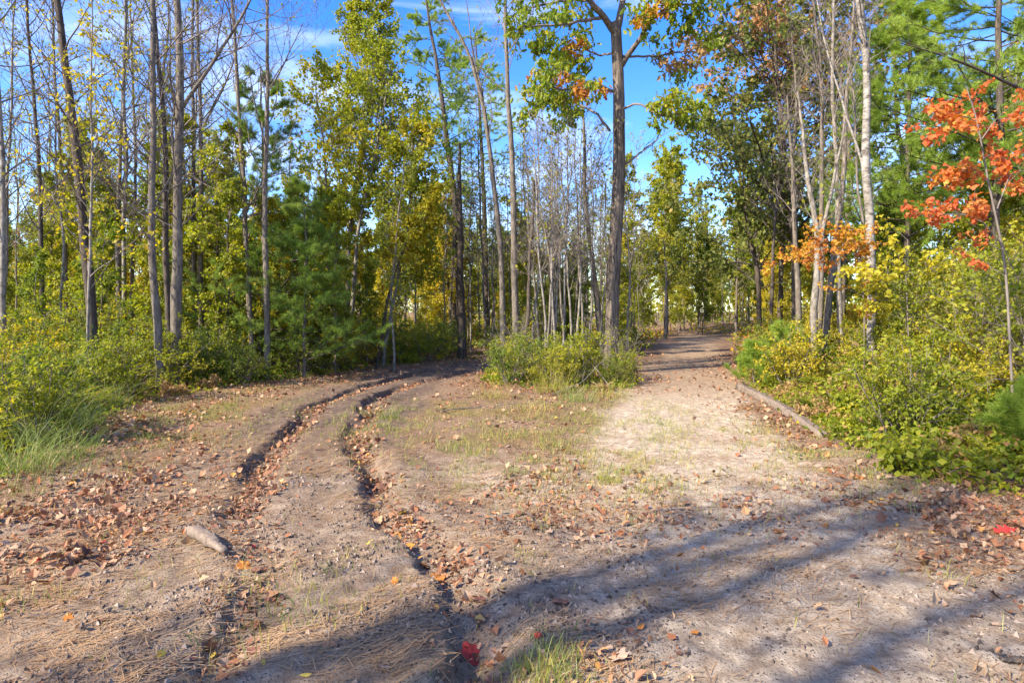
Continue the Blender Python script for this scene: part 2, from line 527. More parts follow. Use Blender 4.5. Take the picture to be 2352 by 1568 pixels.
def masks(x, y):
    """how sandy, how dark and damp, how leaf-covered, how mossy the soil is"""
    n1, n2, n3 = vnoise(x, y, 1.3), vnoise(x, y, .35), vnoise(x, y, 3.1)
    s, _ = line_dist(x, y, PATH_C)
    rr, ar = line_dist(x, y, RUT_R)
    rl, al = line_dist(x, y, RUT_L)
    wob = .7 * (n1 - .5) + .35 * (n2 - .5)
    pathw = 1 - sstep(.9, 1.5, np.abs(s + wob))
    sand = pathw * np.interp(y, [0, 5, 6.5, 8, 11, 13, 16, 40], [.55, .7, .85, 1.0, .9, .4, .22, .15])
    fore = (1 - sstep(6.0, 8.5, y + 1.5 * wob)) * sstep(-6.2, -3.6, x + wob)
    sand = np.maximum(sand, fore * (.28 + .5 * n3 + .4 * (n2 - .5)) * np.interp(x, [-4, -1, .5, 5], [.35, .55, .9, 1.0]))
    track = 1 - sstep(.35, .75, np.minimum(np.abs(rr - .1), np.abs(rl - .1)) - .25 + .6 * wob)
    track = track * np.interp(y, [0, 4.5, 6, 8, 9, 20, 24], [.12, .25, .5, .75, 1, 1, .6])
    groove = np.maximum(np.exp(-((rr - .02) / .09) ** 2), np.exp(-((rl - .02) / .09) ** 2) * np.interp(y, [0, 3, 5], [.5, .5, 1]))
    dark = np.clip(np.maximum(track * .8, groove * .3 * (1 - sstep(20, 24, y))), 0, 1)
    veg = np.maximum(sstep(-.7, .3, left_edge(y) - x + wob), sstep(-.5, .4, x - right_edge(y) + wob))
    veg = np.maximum(veg, 1 - sstep(.8, 1.5, in_island(x, y) + wob))
    veg = np.maximum(veg, sstep(21.0, 22.5, y) * (1 - pathw))
    dark = np.where(veg > .5, .3, dark)
    mid = sstep(6.5, 8.2, y + wob) * (1 - pathw) * (1 - track) * (1 - sstep(20, 23, y))
    litter = np.clip(np.maximum(veg * .95, mid * (.45 + .5 * n1)), 0, 1)
    litter = np.maximum(litter, pathw * .25 * sstep(12, 16, y + 3 * (n1 - .5)))
    moss = np.clip(mid * sstep(.45, .75, vnoise(x, y, .9)) + .5 * fore * sstep(.62, .85, n1) * (1 - sand), 0, 1) * (1 - veg)
    return sand * (1 - veg), dark, litter, moss, veg, pathw, track


# ------------------------------------------------------------------ ground sheet
def axis_x():
    a = list(np.arange(0, 4.6, .037))
    while a[-1] < 700:
        a.append(a[-1] + .037 + .09 * (a[-1] - 4.6))
    a = np.array(a)
    return np.concatenate([-a[:0:-1], a])


def axis_y():
    a = [1.4]
    while a[-1] < 13:
        a.append(a[-1] + max(.015, .0074 * a[-1]))
    while a[-1] < 900:
        a.append(a[-1] + .0066 * 13 + .06 * (a[-1] - 13))
    b = [1.4]
    while b[-1] > -200:
        b.append(b[-1] - .1 - .12 * (1.4 - b[-1]))
    return np.concatenate([np.array(b)[:0:-1], np.array(a)])


def ground_mat():
    m, nt, out = new_mat('soil')
    N, K = nt.nodes.new, nt.links.new
    at = N("ShaderNodeAttribute")
    at.attribute_name = 'cover'
    sep = N("ShaderNodeSeparateColor")
    K(at.outputs['Color'], sep.inputs[0])
    tc = N("ShaderNodeTexCoord")

    def noise(s, d=4.0, r=.6, dist=0.0):
        n = N("ShaderNodeTexNoise")
        n.inputs['Scale'].default_value = s
        n.inputs['Detail'].default_value = d
        n.inputs['Roughness'].default_value = r
        n.inputs['Distortion'].default_value = dist
        K(tc.outputs['Object'], n.inputs['Vector'])
        return n

    def mix(f, a, b):
        x = N("ShaderNodeMix")
        x.data_type = 'RGBA'
        for s, v in ((0, f), (6, a), (7, b)):
            if isinstance(v, (tuple, float, int)):
                x.inputs[s].default_value = (*v, 1) if isinstance(v, tuple) else v
            else:
                K(v, x.inputs[s])
        return x.outputs[2]

    def math_(op, a, b, clamp=False):
        x = N("ShaderNodeMath")
        x.operation = op
        x.use_clamp = clamp
        for i, v in ((0, a), (1, b)):
            if isinstance(v, (float, int)):
                x.inputs[i].default_value = v
            else:
                K(v, x.inputs[i])
        return x.outputs[0]

    nb, nm, nf, ng = noise(1.7), noise(9.0, 6.0, .65), noise(60.0, 5.0, .7), noise(240.0, 3.0, .7)
    base = mix(ramp_out(nt, nm, [(.3, 0), (.7, 1)]), (.215, .135, .08), (.43, .30, .19))
    sandc = mix(ramp_out(nt, nm, [(.3, 0), (.65, 1)]), (.36, .265, .175), (.62, .505, .37))
    # sand breaks up at its border
    sf = math_('ADD', sep.outputs[0], math_('MULTIPLY', math_('SUBTRACT', nm.outputs['Fac'], .5), .9), True)
    c = mix(sf, base, sandc)
    darkc = mix(ramp_out(nt, nm, [(.35, 0), (.65, 1)]), (.075, .05, .038), (.19, .13, .095))
    df = math_('ADD', sep.outputs[1], math_('MULTIPLY', math_('SUBTRACT', nb.outputs['Fac'], .5), math_('MULTIPLY', sep.outputs[1], 1.2)), True)
    c = mix(df, c, darkc)
    litc = mix(nf.outputs['Fac'], (.11, .062, .038), (.30, .175, .10))
    lf = math_('MULTIPLY', sep.outputs[2], .8)
    c = mix(lf, c, litc)
    mossc = mix(nf.outputs['Fac'], (.12, .10, .03), (.30, .20, .055))
    mf = math_('MULTIPLY', at.outputs['Alpha'], ramp_out(nt, nm, [(.4, 0), (.6, .8)]))
    c = mix(mf, c, mossc)
    # grains: dark crumbs of humus and pale sand grains
    v = N("ShaderNodeTexVoronoi")
    v.inputs['Scale'].default_value = 46.0
    v.inputs['Randomness'].default_value = 1.0
    K(tc.outputs['Object'], v.inputs['Vector'])
    cr = ramp_out(nt, v, [(.16, 1), (.30, 0)], 'Distance')
    gate = ramp_out(nt, nm, [(.43, 0), (.56, .9)])
    c = mix(math_('MULTIPLY', cr, gate), c, (.07, .05, .038))
    c = mix(ramp_out(nt, nf, [(.5, 0), (.64, .5)]), c, (.11, .075, .052))
    c = mix(ramp_out(nt, ng, [(.55, 0), (.75, .3)]), c, (.50, .42, .34))
    p = N("ShaderNodeBsdfPrincipled")
    p.inputs['Roughness'].default_value = 0.95
    p.inputs['Specular IOR Level'].default_value = 0.1
    K(c, p.inputs['Base Color'])
    hsum = math_('ADD', math_('MULTIPLY', nf.outputs['Fac'], .55), math_('ADD', math_('MULTIPLY', nm.outputs['Fac'], 1.2), math_('MULTIPLY', ng.outputs['Fac'], .16)))
    hsum = math_('ADD', hsum, math_('MULTIPLY', cr, .18))
    b = N("ShaderNodeBump")
    b.inputs['Strength'].default_value = 1.0
    b.inputs['Distance'].default_value = 0.035
    K(hsum, b.inputs['Height'])
    K(b.outputs[0], p.inputs['Normal'])
    K(p.outputs[0], out.inputs['Surface'])
    return m


def ramp_out(nt, node, stops, sock='Fac'):
    r = ramp(nt, [(p, (v, v, v)) for p, v in stops])
    nt.links.new(node.outputs[sock], r.inputs['Fac'])
    return r.outputs['Color']


def build_ground():
    xs, ys = axis_x(), axis_y()
    X, Y = np.meshgrid(xs, ys)
    Z = height(X, Y)
    sand, dark, lit, moss, veg, pathw, track = masks(X, Y)
    V = np.stack([X, Y, Z], -1).reshape(-1, 3)
    cov = np.stack([sand, dark, lit, moss], -1).reshape(-1, 4).astype(np.float32)
    # vertex normals of the whole sheet, so that its pieces meet without a seam
    gx = np.gradient(Z, axis=1) / np.gradient(xs)[None]
    gy = np.gradient(Z, axis=0) / np.gradient(ys)[:, None]
    nor = nrm(np.stack([-gx, -gy, np.ones_like(gx)], -1)).reshape(-1, 3)
    ny, nx = X.shape
    id_ = np.arange(ny * nx).reshape(ny, nx)
    Q = np.stack([id_[:-1, :-1], id_[:-1, 1:], id_[1:, 1:], id_[1:, :-1]], -1)
    c = lambda a: .25 * (a[:-1, :-1] + a[1:, :-1] + a[:-1, 1:] + a[1:, 1:])
    xc, yc = c(X), c(Y)
    rr, _ = line_dist(xc, yc, RUT_R)
    rl, _ = line_dist(xc, yc, RUT_L)
    w1 = .25 * (vnoise(xc, yc, .6) - .5)
    is_track = (rl > -.45 + w1) & (rr < .55 + w1) & (yc > 1.4) & (yc < 23.5) & (xc < 4)
    is_path = (c(pathw) > .5) & ~is_track & (yc > 1.4) & (yc < 46)
    mat = ground_mat()
    for name, sel in (('forest_floor', ~is_track & ~is_path), ('dirt_track', is_track), ('sandy_path', is_path)):
        q = Q[sel]
        used, inv = np.unique(q, return_inverse=True)
        g = Geo()
        g.add(V[used], inv.reshape(-1, 4))
        me = g.mesh(name, mat)
        a = me.attributes.new('cover', 'FLOAT_COLOR', 'POINT')
        a.data.foreach_set('color', cov[used].ravel())
        me.normals_split_custom_set_from_vertices(nor[used])
        link(name, me, kind='structure')


build_ground()


# ------------------------------------------------------------------ trees
def make_tree(name, label, cat, seed, P, R, spec, bark, leaf, group=None, base=None, sides=9):
    """P, R: the trunk in coordinates relative to its foot. Parts: trunk, branches, crown."""
    rng = rng_of(seed)
    P, R = np.asarray(P, float), np.asarray(R, float)
    H = P[-1, 2]
    tg, bg, cg = Geo(), Geo(), Geo()
    R = R.copy()
    wz = np.arange(len(P)) / max(1, len(P) - 1)
    wob_ = np.stack([np.sin(wz * f_ + p_) - math.sin(p_) for f_, p_ in zip(rng.uniform(9, 16, 3), rng.uniform(0, 6.28, 3))], 1) * .022 * spec.get('wobble', 1)
    wob_[:, 2] = 0
    P = P + wob_ + rng.normal(size=P.shape) * .006 * (np.arange(len(P))[:, None] > 0)
    R[0] *= 1.12
    tubes(tg, P, R * (1 + .05 * rng.normal(size=len(R))), sides)
    stems = [(P, R)]
    for (t, az, ang, lenf, rr) in spec.get('forks', ()):
        i = t * (len(P) - 1)
        k = int(i)
        p0 = P[k] + (P[min(k + 1, len(P) - 1)] - P[k]) * (i - k)
        d = np.array([math.cos(az) * math.sin(ang), math.sin(az) * math.sin(ang), math.cos(ang)])
        m = 12
        pts = [p0]
        for j in range(m - 1):
            d = nrm(d + np.array([0, 0, .05]) + .05 * rng.normal(size=3))
            pts.append(pts[-1] + d * lenf * H / (m - 1))
        fr = np.linspace(R[k] * rr, R[k] * rr * .3, m)
        tubes(tg, np.array(pts), fr, 7)
        stems.append((np.array(pts), fr))
    tw_all = []
    for si, (SP, SR) in enumerate(stems):
        SP, SR = SP[None], SR[None]
        n1 = spec['n1'] if si == 0 else max(4, spec['n1'] // 2)
        t0 = spec['t0'] if si == 0 else .25
        B1, R1 = spawn(rng, SP, SR, n1, t0, .985, spec['ang1'], lambda t, l: spec['len1'](t) * H, 6, spec.get('w1', .12), spec.get('trop1', .08), .55, spec.get('rmin', .005))
        tubes(bg, B1, R1, 3)
        B2, R2 = spawn(rng, B1, R1, spec['n2'], .25, .97, spec.get('ang2', (30, 60)), lambda t, l: l * spec.get('l2', .42) * (1.15 - .6 * t), 4, .16, spec.get('trop2', .05), .6, spec.get('rmin', .005) * .8, flat=spec.get('flat', 0))
        tubes(bg, B2, R2, 3)
        tw = B2
        if spec.get('n3', 0):
            B3, R3 = spawn(rng, B2, R2, spec['n3'], .3, .95, (25, 60), lambda t, l: l * .45, 2, .2, .03, .6, spec.get('rmin', .005) * .6)
            tubes(bg, B3, R3, 3)
            tw_all.append((B3, spec.get('lf3', 0)))
        tw_all.append((B2, spec.get('lf2', 0)))
        tw_all.append((B1, spec.get('lf1', 0)))
    for B, per in tw_all:
        if per <= 0:
            continue
        if per < 1:
            B = B[rng.random(len(B)) < per]
            per = 1
        if spec.get('keep', 1) < 1:
            B = B[rng.random(len(B)) < spec['keep']]
        if spec.get('needle'):
            pos, dr = on_twigs(rng, B, int(per), spec.get('lt0', .25), .02)
            dr = nrm(dr + np.array([0, 0, .35]))
            needles(cg, rng, pos, dr, spec['needle'], spec['nl'], spec['nw'])
        else:
            pos, dr = on_twigs(rng, B, int(per), .15, spec.get('jit', .05))
            leaves(cg, rng, pos, spec['ls'], spec.get('lw', .7), spec.get('templ', 'rhomb'), bias=spec.get('bias', (0, 0, -.4)), up=.3)
    root = link(name, None, loc=(0, 0, 0) if base is None else base, label=label, category=cat)
    if group:
        root['group'] = group
    link('trunk', tg.mesh('trunk', M[bark]), root)
    if bg.n:
        link('branches', bg.mesh('branches', M[spec.get('twig', 'twig')]), root, kind='stuff')
    if cg.n:
        link('crown', cg.mesh('crown', M[leaf], smooth=False), root)
    return root


def trunk_px(path, d, H, w0, w1=None, depth_drift=0.0, m=26):
    """trunk whose foot stands at depth d: path in photo pixels from foot to top, carried on to height H"""
    pts = [px(a, b, d + depth_drift * i) for i, (a, b) in enumerate(path)]
    g = hz(pts[0][0], d)
    foot = np.array([pts[0][0], d, g - .03])
    pts = [p for p in pts if p[2] > g + .05]
    top = pts[-1]
    if top[2] < g + H:
        dr = pts[-1] - (pts[-2] if len(pts) > 1 else foot)
        dr = dr / max(dr[2], .3)
        dr[:2] *= .6
        pts.append(top + dr * (g + H - top[2]))
    P = np.array([foot] + pts) - foot
    r0 = w0 * .9 / FPX * d / 2
    zz = P[:, 2] / P[-1, 2]
    rtop = (w1 / FPX * d / 2) if w1 else r0 * .22
    R = r0 * (1 - zz) ** .8 * (1 - rtop / r0) + rtop
    P, R = resample(P, R, m)
    return P, R, foot


def trunk_rand(seed, H, r0, lean=.04, wob=.05, m=22):
    rng = rng_of(seed)
    z = np.linspace(0, H, m)
    a = rng.uniform(0, 6.28)
    ph = rng.uniform(0, 6.28, 4)
    x = lean * z * math.cos(a) + wob * np.sin(z * .9 + ph[0]) * z / H + wob * .5 * np.sin(z * 2.1 + ph[1]) * np.minimum(z, 1)
    y = lean * z * math.sin(a) + wob * np.sin(z * .8 + ph[2]) * z / H + wob * .5 * np.sin(z * 1.9 + ph[3]) * np.minimum(z, 1)
    return np.stack([x, y, z], 1), r0 * (1 - z / H) ** .8 * .85 + r0 * .15


def S(**k):
    return k


lin = lambda a, b: (lambda t: a + (b - a) * t)
SPEC = {
    # tall bare poles with fine rising twigs and a few leaves left
    'bare': S(n1=34, t0=.26, ang1=(28, 72), len1=lin(.20, .07), n2=6, n3=3, lf3=.12, lf2=.10, ls=.085, w1=.13, trop1=.10, rmin=.005, twig='twig'),
    'bare_few': S(n1=16, t0=.42, ang1=(28, 55), len1=lin(.22, .08), n2=5, n3=2, lf3=.25, ls=.085, trop1=.11, rmin=.006),
    'sparse_yellow': S(n1=30, t0=.22, ang1=(35, 65), len1=lin(.20, .08), n2=5, n3=3, lf3=2, lf2=1, ls=.085, trop1=.08, rmin=.005),
    'birch': S(n1=44, t0=.25, ang1=(35, 62), len1=lambda t: .22 * (1.05 - t) + .05, n2=6, n3=3, lf3=8, lf2=5, ls=.085, lw=.75, trop1=.05, trop2=-.02, rmin=.005, keep=.85),
    'birch_top': S(n1=40, t0=.42, ang1=(30, 58), len1=lambda t: .20 * np.sin(np.clip((t - .35) / .65, 0, 1) * 3.0) + .06, n2=6, n3=3, lf3=8, lf2=6, ls=.09, lw=.75, trop1=.06, rmin=.005, keep=.9),
    'oak': S(n1=34, t0=.25, ang1=(40, 75), len1=lambda t: .30 * np.sin(np.clip((t - .1) / .95, 0, 1) * 3.0) + .07, n2=7, n3=4, lf3=6, lf2=4, ls=.12, lw=.7, trop1=.05, rmin=.006, twig='twig_dark', keep=.85, w1=.16),
    'thin_leafy': S(n1=26, t0=.15, ang1=(35, 65), len1=lin(.22, .08), n2=4, n3=2, lf3=5, lf2=4, ls=.075, trop1=.06, rmin=.004),
    'pine': S(n1=46, t0=.18, ang1=(68, 92), len1=lambda t: .26 * (1.02 - t) + .03, n2=7, l2=.42, ang2=(35, 60), flat=.8, trop1=.05, w1=.06, lf2=9, lf1=6, needle=18, nl=.13, nw=.0085, lt0=.1, rmin=.006, twig='twig_dark'),
    'pine_old': S(n1=48, t0=.42, ang1=(65, 95), len1=lambda t: .22 * (1.05 - t) + .05, n2=8, l2=.4, ang2=(35, 60), flat=.75, trop1=.05, w1=.08, lf2=8, lf1=5, needle=18, nl=.15, nw=.011, lt0=.1, rmin=.007, twig='twig_dark'),
    'dead_pine': S(n1=60, t0=.12, ang1=(70, 105), len1=lin(.16, .05), n2=6, n3=2, lf3=.05, ls=.08, trop1=-.01, w1=.12, rmin=.006, twig='twig_dark'),
}


def hero(name, label, cat, seed, path, d, H, w0, spec, bark, leaf, group=None, **over):
    sp = dict(SPEC[spec])
    w1 = over.pop('w1px', None)
    sp.update(over)
    P, R, foot = trunk_px(path, d, H, w0, w1)
    return make_tree(name, label, cat, seed, P, R, sp, bark, leaf, group, foot)


LT = 'bare trunks at the left edge of the woods'
hero('bare_tree', 'thick dark trunk leaning left with rough bark, second big trunk from left edge', 'tree', 11, [(212, 800), (205, 640), (182, 360), (150, 130), (130, 0)], 13.5, 13, 27, 'bare', 'bark_dark', 'lime', LT)
hero('bare_tree', 'slightly bowed grey trunk standing in front of the pair of bare trunks', 'tree', 12, [(368, 800), (352, 560), (356, 250), (350, 0)], 13.0, 12, 21, 'bare', 'bark_grey', 'lime', LT)
hero('bare_tree', 'slim dark trunk close behind the thickest straight bare trunk', 'tree', 13, [(392, 800), (383, 500), (378, 260), (356, 0)], 14.6, 12, 17, 'bare', 'bark_dark', 'lime', LT)
hero('bare_tree', 'thick straight grey trunk forking high up beside slim dark trunk', 'tree', 14, [(400, 800), (405, 500), (412, 200), (404, 0)], 14.0, 13, 29, 'bare', 'bark_grey', 'lime', LT, forks=[(.47, .2, .55, .36, .5)])
hero('bare_tree', 'pale slim twin trunk, left one, behind the forked grey trunk', 'tree', 15, [(446, 760), (446, 400), (440, 150), (445, 0)], 18, 13, 13, 'bare', 'bark_grey', 'lime', LT)
hero('bare_tree', 'slim grey twin trunk with high side fork, right one, behind forked grey trunk', 'tree', 16, [(464, 760), (460, 400), (462, 180), (452, 0)], 17.5, 13, 15, 'bare', 'bark_grey', 'lime', LT, forks=[(.5, .1, .5, .35, .55)])
hero('bare_tree', 'slender grey trunk rising through the left part of the young pine', 'tree', 17, [(582, 800), (560, 400), (545, 120), (532, 0)], 16.5, 13, 15, 'bare', 'bark_grey', 'lime', LT)
hero('bare_tree', 'bare pole with blue sky behind its top, rising out of the young pine', 'tree', 18, [(612, 810), (612, 500), (612, 170), (618, 0)], 15.5, 11.5, 17, 'bare_few', 'bark_grey', 'lime', LT, forks=[(.62, -.25, .85, .16, .5)])
hero('bare_tree', 'thin straight grey trunk between the leaning dark trunk and bowed trunk', 'tree', 19, [(272, 780), (276, 420), (292, 0)], 18.5, 13, 13, 'bare', 'bark_grey', 'lime', LT)
hero('bare_tree', 'pale thin trunk at the very left edge of the picture', 'tree', 20, [(14, 800), (8, 500), (-4, 200), (-12, 0)], 12, 11, 14, 'bare', 'bark_pale', 'yellow', LT)
hero('bare_tree', 'slim brown trunk between left edge and the leaning dark trunk', 'tree', 21, [(98, 790), (92, 420), (72, 150), (60, 0)], 16, 12, 13, 'bare', 'bark_dark', 'orange', LT)
hero('bare_tree', 'thin whitish sapling stem in front of the leaning dark trunk', 'tree', 22, [(204, 800), (202, 560), (212, 300), (208, 60)], 12.3, 8.5, 8, 'sparse_yellow', 'bark_pale', 'yellow', LT)
hero('bare_tree', 'thin pole just right of the thin whitish sapling, yellow leaves high up', 'tree', 23, [(300, 790), (312, 400), (300, 0)], 20, 13, 11, 'sparse_yellow', 'bark_grey', 'lime', LT)
hero('bare_tree', 'thin pole behind leaning dark trunk with scattered small leaves', 'tree', 24, [(160, 790), (140, 400), (120, 0)], 19, 13, 12, 'bare', 'bark_grey', 'lime', LT)

# the young pine and its neighbours left of the middle
hero('young_pine', 'bushy bright green young white pine left of centre', 'pine tree', 31, [(600, 800), (606, 500), (600, 210)], 17.0, 8.2, 13, 'pine', 'bark_grey', 'pine', t0=.10, n1=56, len1=lambda t: .30 * (1.02 - t) + .03)
hero('young_pine', 'smaller young pine in front of the bushy bright green pine', 'pine tree', 32, [(700, 800), (704, 600), (700, 420)], 16.0, 5.0, 9, 'pine', 'bark_grey', 'pine', t0=.08, len1=lambda t: .34 * (1.02 - t) + .04)
hero('young_pine', 'low young pine left of the bushy pine, behind the forked grey trunk', 'pine tree', 33, [(500, 800), (500, 600), (500, 330)], 19.5, 6.8, 9, 'pine', 'bark_grey', 'pine', t0=.08, len1=lambda t: .32 * (1.02 - t) + .04)
BT = 'leafy birches left of the middle'
hero('birch_tree', 'tallest yellow-green birch against the sky left of the middle', 'birch tree', 41, [(790, 800), (800, 560), (830, 320), (845, 120), (842, 40)], 23, 12.6, 14, 'birch_top', 'bark_pale', 'lime', BT, n1=64, t0=.33, n3=4, ls=.10, lf3=11, keep=1, len1=lambda t: .125 * np.sin(np.clip((t - .22) / .78, 0, 1) * 3.0) + .035)
hero('birch_tree', 'leaning birch stem crossing right in front of tallest birch', 'birch tree', 42, [(800, 800), (820, 540), (866, 320), (900, 160)], 22, 10.2, 12, 'birch_top', 'bark_pale', 'lime', BT, t0=.45, ls=.115, n1=34)
hero('birch_tree', 'bright yellow birch with several thin stems right of tallest birch', 'birch tree', 43, [(880, 800), (930, 560), (945, 380)], 19.5, 7.2, 10, 'birch', 'bark_pale', 'lime', BT, n1=60, t0=.3, ls=.105, len1=lin(.30, .12))
hero('birch_tree', 'crooked dark stem leaning right under bright yellow birch', 'birch tree', 44, [(866, 830), (890, 690), (930, 560), (990, 470)], 18.5, 5.2, 9, 'birch', 'bark_dark', 'yellow', BT, n1=26, t0=.5, ls=.1)
hero('birch_tree', 'green birch beside the smaller young pine', 'birch tree', 45, [(745, 800), (752, 540), (742, 330), (728, 240)], 20, 8.8, 10, 'birch_top', 'bark_grey', 'lime', BT, ls=.11, n1=28)
hero('birch_tree', 'green leafy sapling under the tallest birch', 'birch tree', 46, [(770, 820), (765, 650), (775, 520)], 17, 4.6, 8, 'birch', 'bark_grey', 'lime', BT, t0=.12, n1=34)
hero('birch_tree', 'thin pale birch stems with lime leaves beneath bright yellow birch', 'birch tree', 47, [(905, 820), (900, 650), (925, 420)], 18, 6.0, 7, 'sparse_yellow', 'bark_pale', 'lime', BT)

hero('tall_pine', 'tall shaggy white pine with ragged top behind yellow birch', 'pine tree', 51, [(1040, 790), (1050, 500), (1020, 250), (985, 40)], 27, 14.8, 22, 'pine_old', 'bark_dark', 'pinelight', t0=.52)
hero('dead_pine', 'dark pine trunk with dense dead side branches below the shaggy crown', 'pine tree', 52, [(1060, 800), (1056, 560), (1056, 380)], 22, 7.5, 26, 'dead_pine', 'bark_dark', 'green', t0=.2, n1=70)
hero('tall_pine', 'tall pine with grey-green crown right of shaggy pine, behind slim poles', 'pine tree', 53, [(1120, 790), (1110, 400), (1090, 80)], 31, 15, 16, 'pine_old', 'bark_dark', 'pinelight', t0=.4)

MT = 'slender trunks behind the middle shrubs'
hero('bare_tree', 'slender grey trunk curving left at its top, left one of two poles', 'tree', 61, [(1158, 830), (1146, 560), (1118, 280), (1080, 130), (1005, 0)], 17.5, 11, 18, 'bare_few', 'bark_grey', 'lime', MT, t0=.55, n1=14, forks=[(.60, 1.9, .3, .34, .6)])
hero('bare_tree', 'straight grey pole right beside the curving trunk', 'tree', 62, [(1188, 830), (1184, 560), (1172, 280), (1162, 0)], 17.0, 12, 20, 'bare_few', 'bark_grey', 'lime', MT, t0=.6, n1=14)
hero('bare_tree', 'short dark trunk leaning right between grey pole and pale stems', 'tree', 63, [(1205, 830), (1222, 520)], 16.5, 5.0, 12, 'bare_few', 'bark_dark', 'lime', MT, t0=.5, w1px=6)
for i_, (a_, lab_) in enumerate([
        ([(1252, 850), (1250, 700), (1232, 520), (1228, 300)], 'pale grey stem forking at its foot, front of the thicket'),
        ([(1256, 850), (1262, 650), (1270, 480), (1262, 280)], 'pale stem sharing its foot with the forked stem of the thicket'),
        ([(1278, 830), (1270, 640), (1244, 480), (1236, 330)], 'pale thicket stem leaning left'),
        ([(1290, 830), (1300, 600), (1304, 340)], 'straight pale thicket stem in the middle'),
        ([(1312, 830), (1304, 640), (1290, 420)], 'thin pale stem behind the straight thicket stem'),
        ([(1322, 840), (1330, 640), (1350, 430), (1400, 300)], 'whitish dead stem leaning right towards the big oak'),
        ([(1338, 830), (1328, 560), (1335, 300)], 'thin dark-grey thicket stem beside the leaning whitish stem'),
        ([(1222, 840), (1240, 600), (1236, 340)], 'thin stem at the left side of the thicket, just right of the short dark trunk'),
        ([(1266, 840), (1286, 560), (1320, 330)], 'thin thicket stem fanning out to the right at the top'),
        ([(1300, 840), (1282, 560), (1280, 280)], 'thin thicket stem crossing behind the straight one'),
        ([(1350, 840), (1362, 560), (1356, 320)], 'thin stem right of the thicket, left of the grey trunk by the oak'),
        ([(1244, 840), (1216, 560), (1204, 330)], 'thin thicket stem leaning far left'),
        ([(1376, 840), (1392, 600), (1388, 420)], 'short thin stem right against the big oak'),
        ([(1440, 840), (1448, 640), (1436, 470)], 'short thin stem just right of the big oak')]):
    hero('slender_tree', lab_, 'tree', 70 + i_, a_, 15.4 + .3 * i_, 5.8 + .35 * (i_ % 4), 7, 'bare_few', 'bark_pale', 'lime', MT, t0=.35, n1=20, n2=6, n3=3, lf3=.15, ang1=(25, 65), len1=lin(.24, .10))
hero('bare_tree', 'grey trunk leaning slightly, just left of the big oak', 'tree', 81, [(1388, 830), (1362, 640), (1344, 450), (1338, 300)], 19.5, 8.5, 17, 'bare', 'bark_grey', 'green', MT, t0=.5)

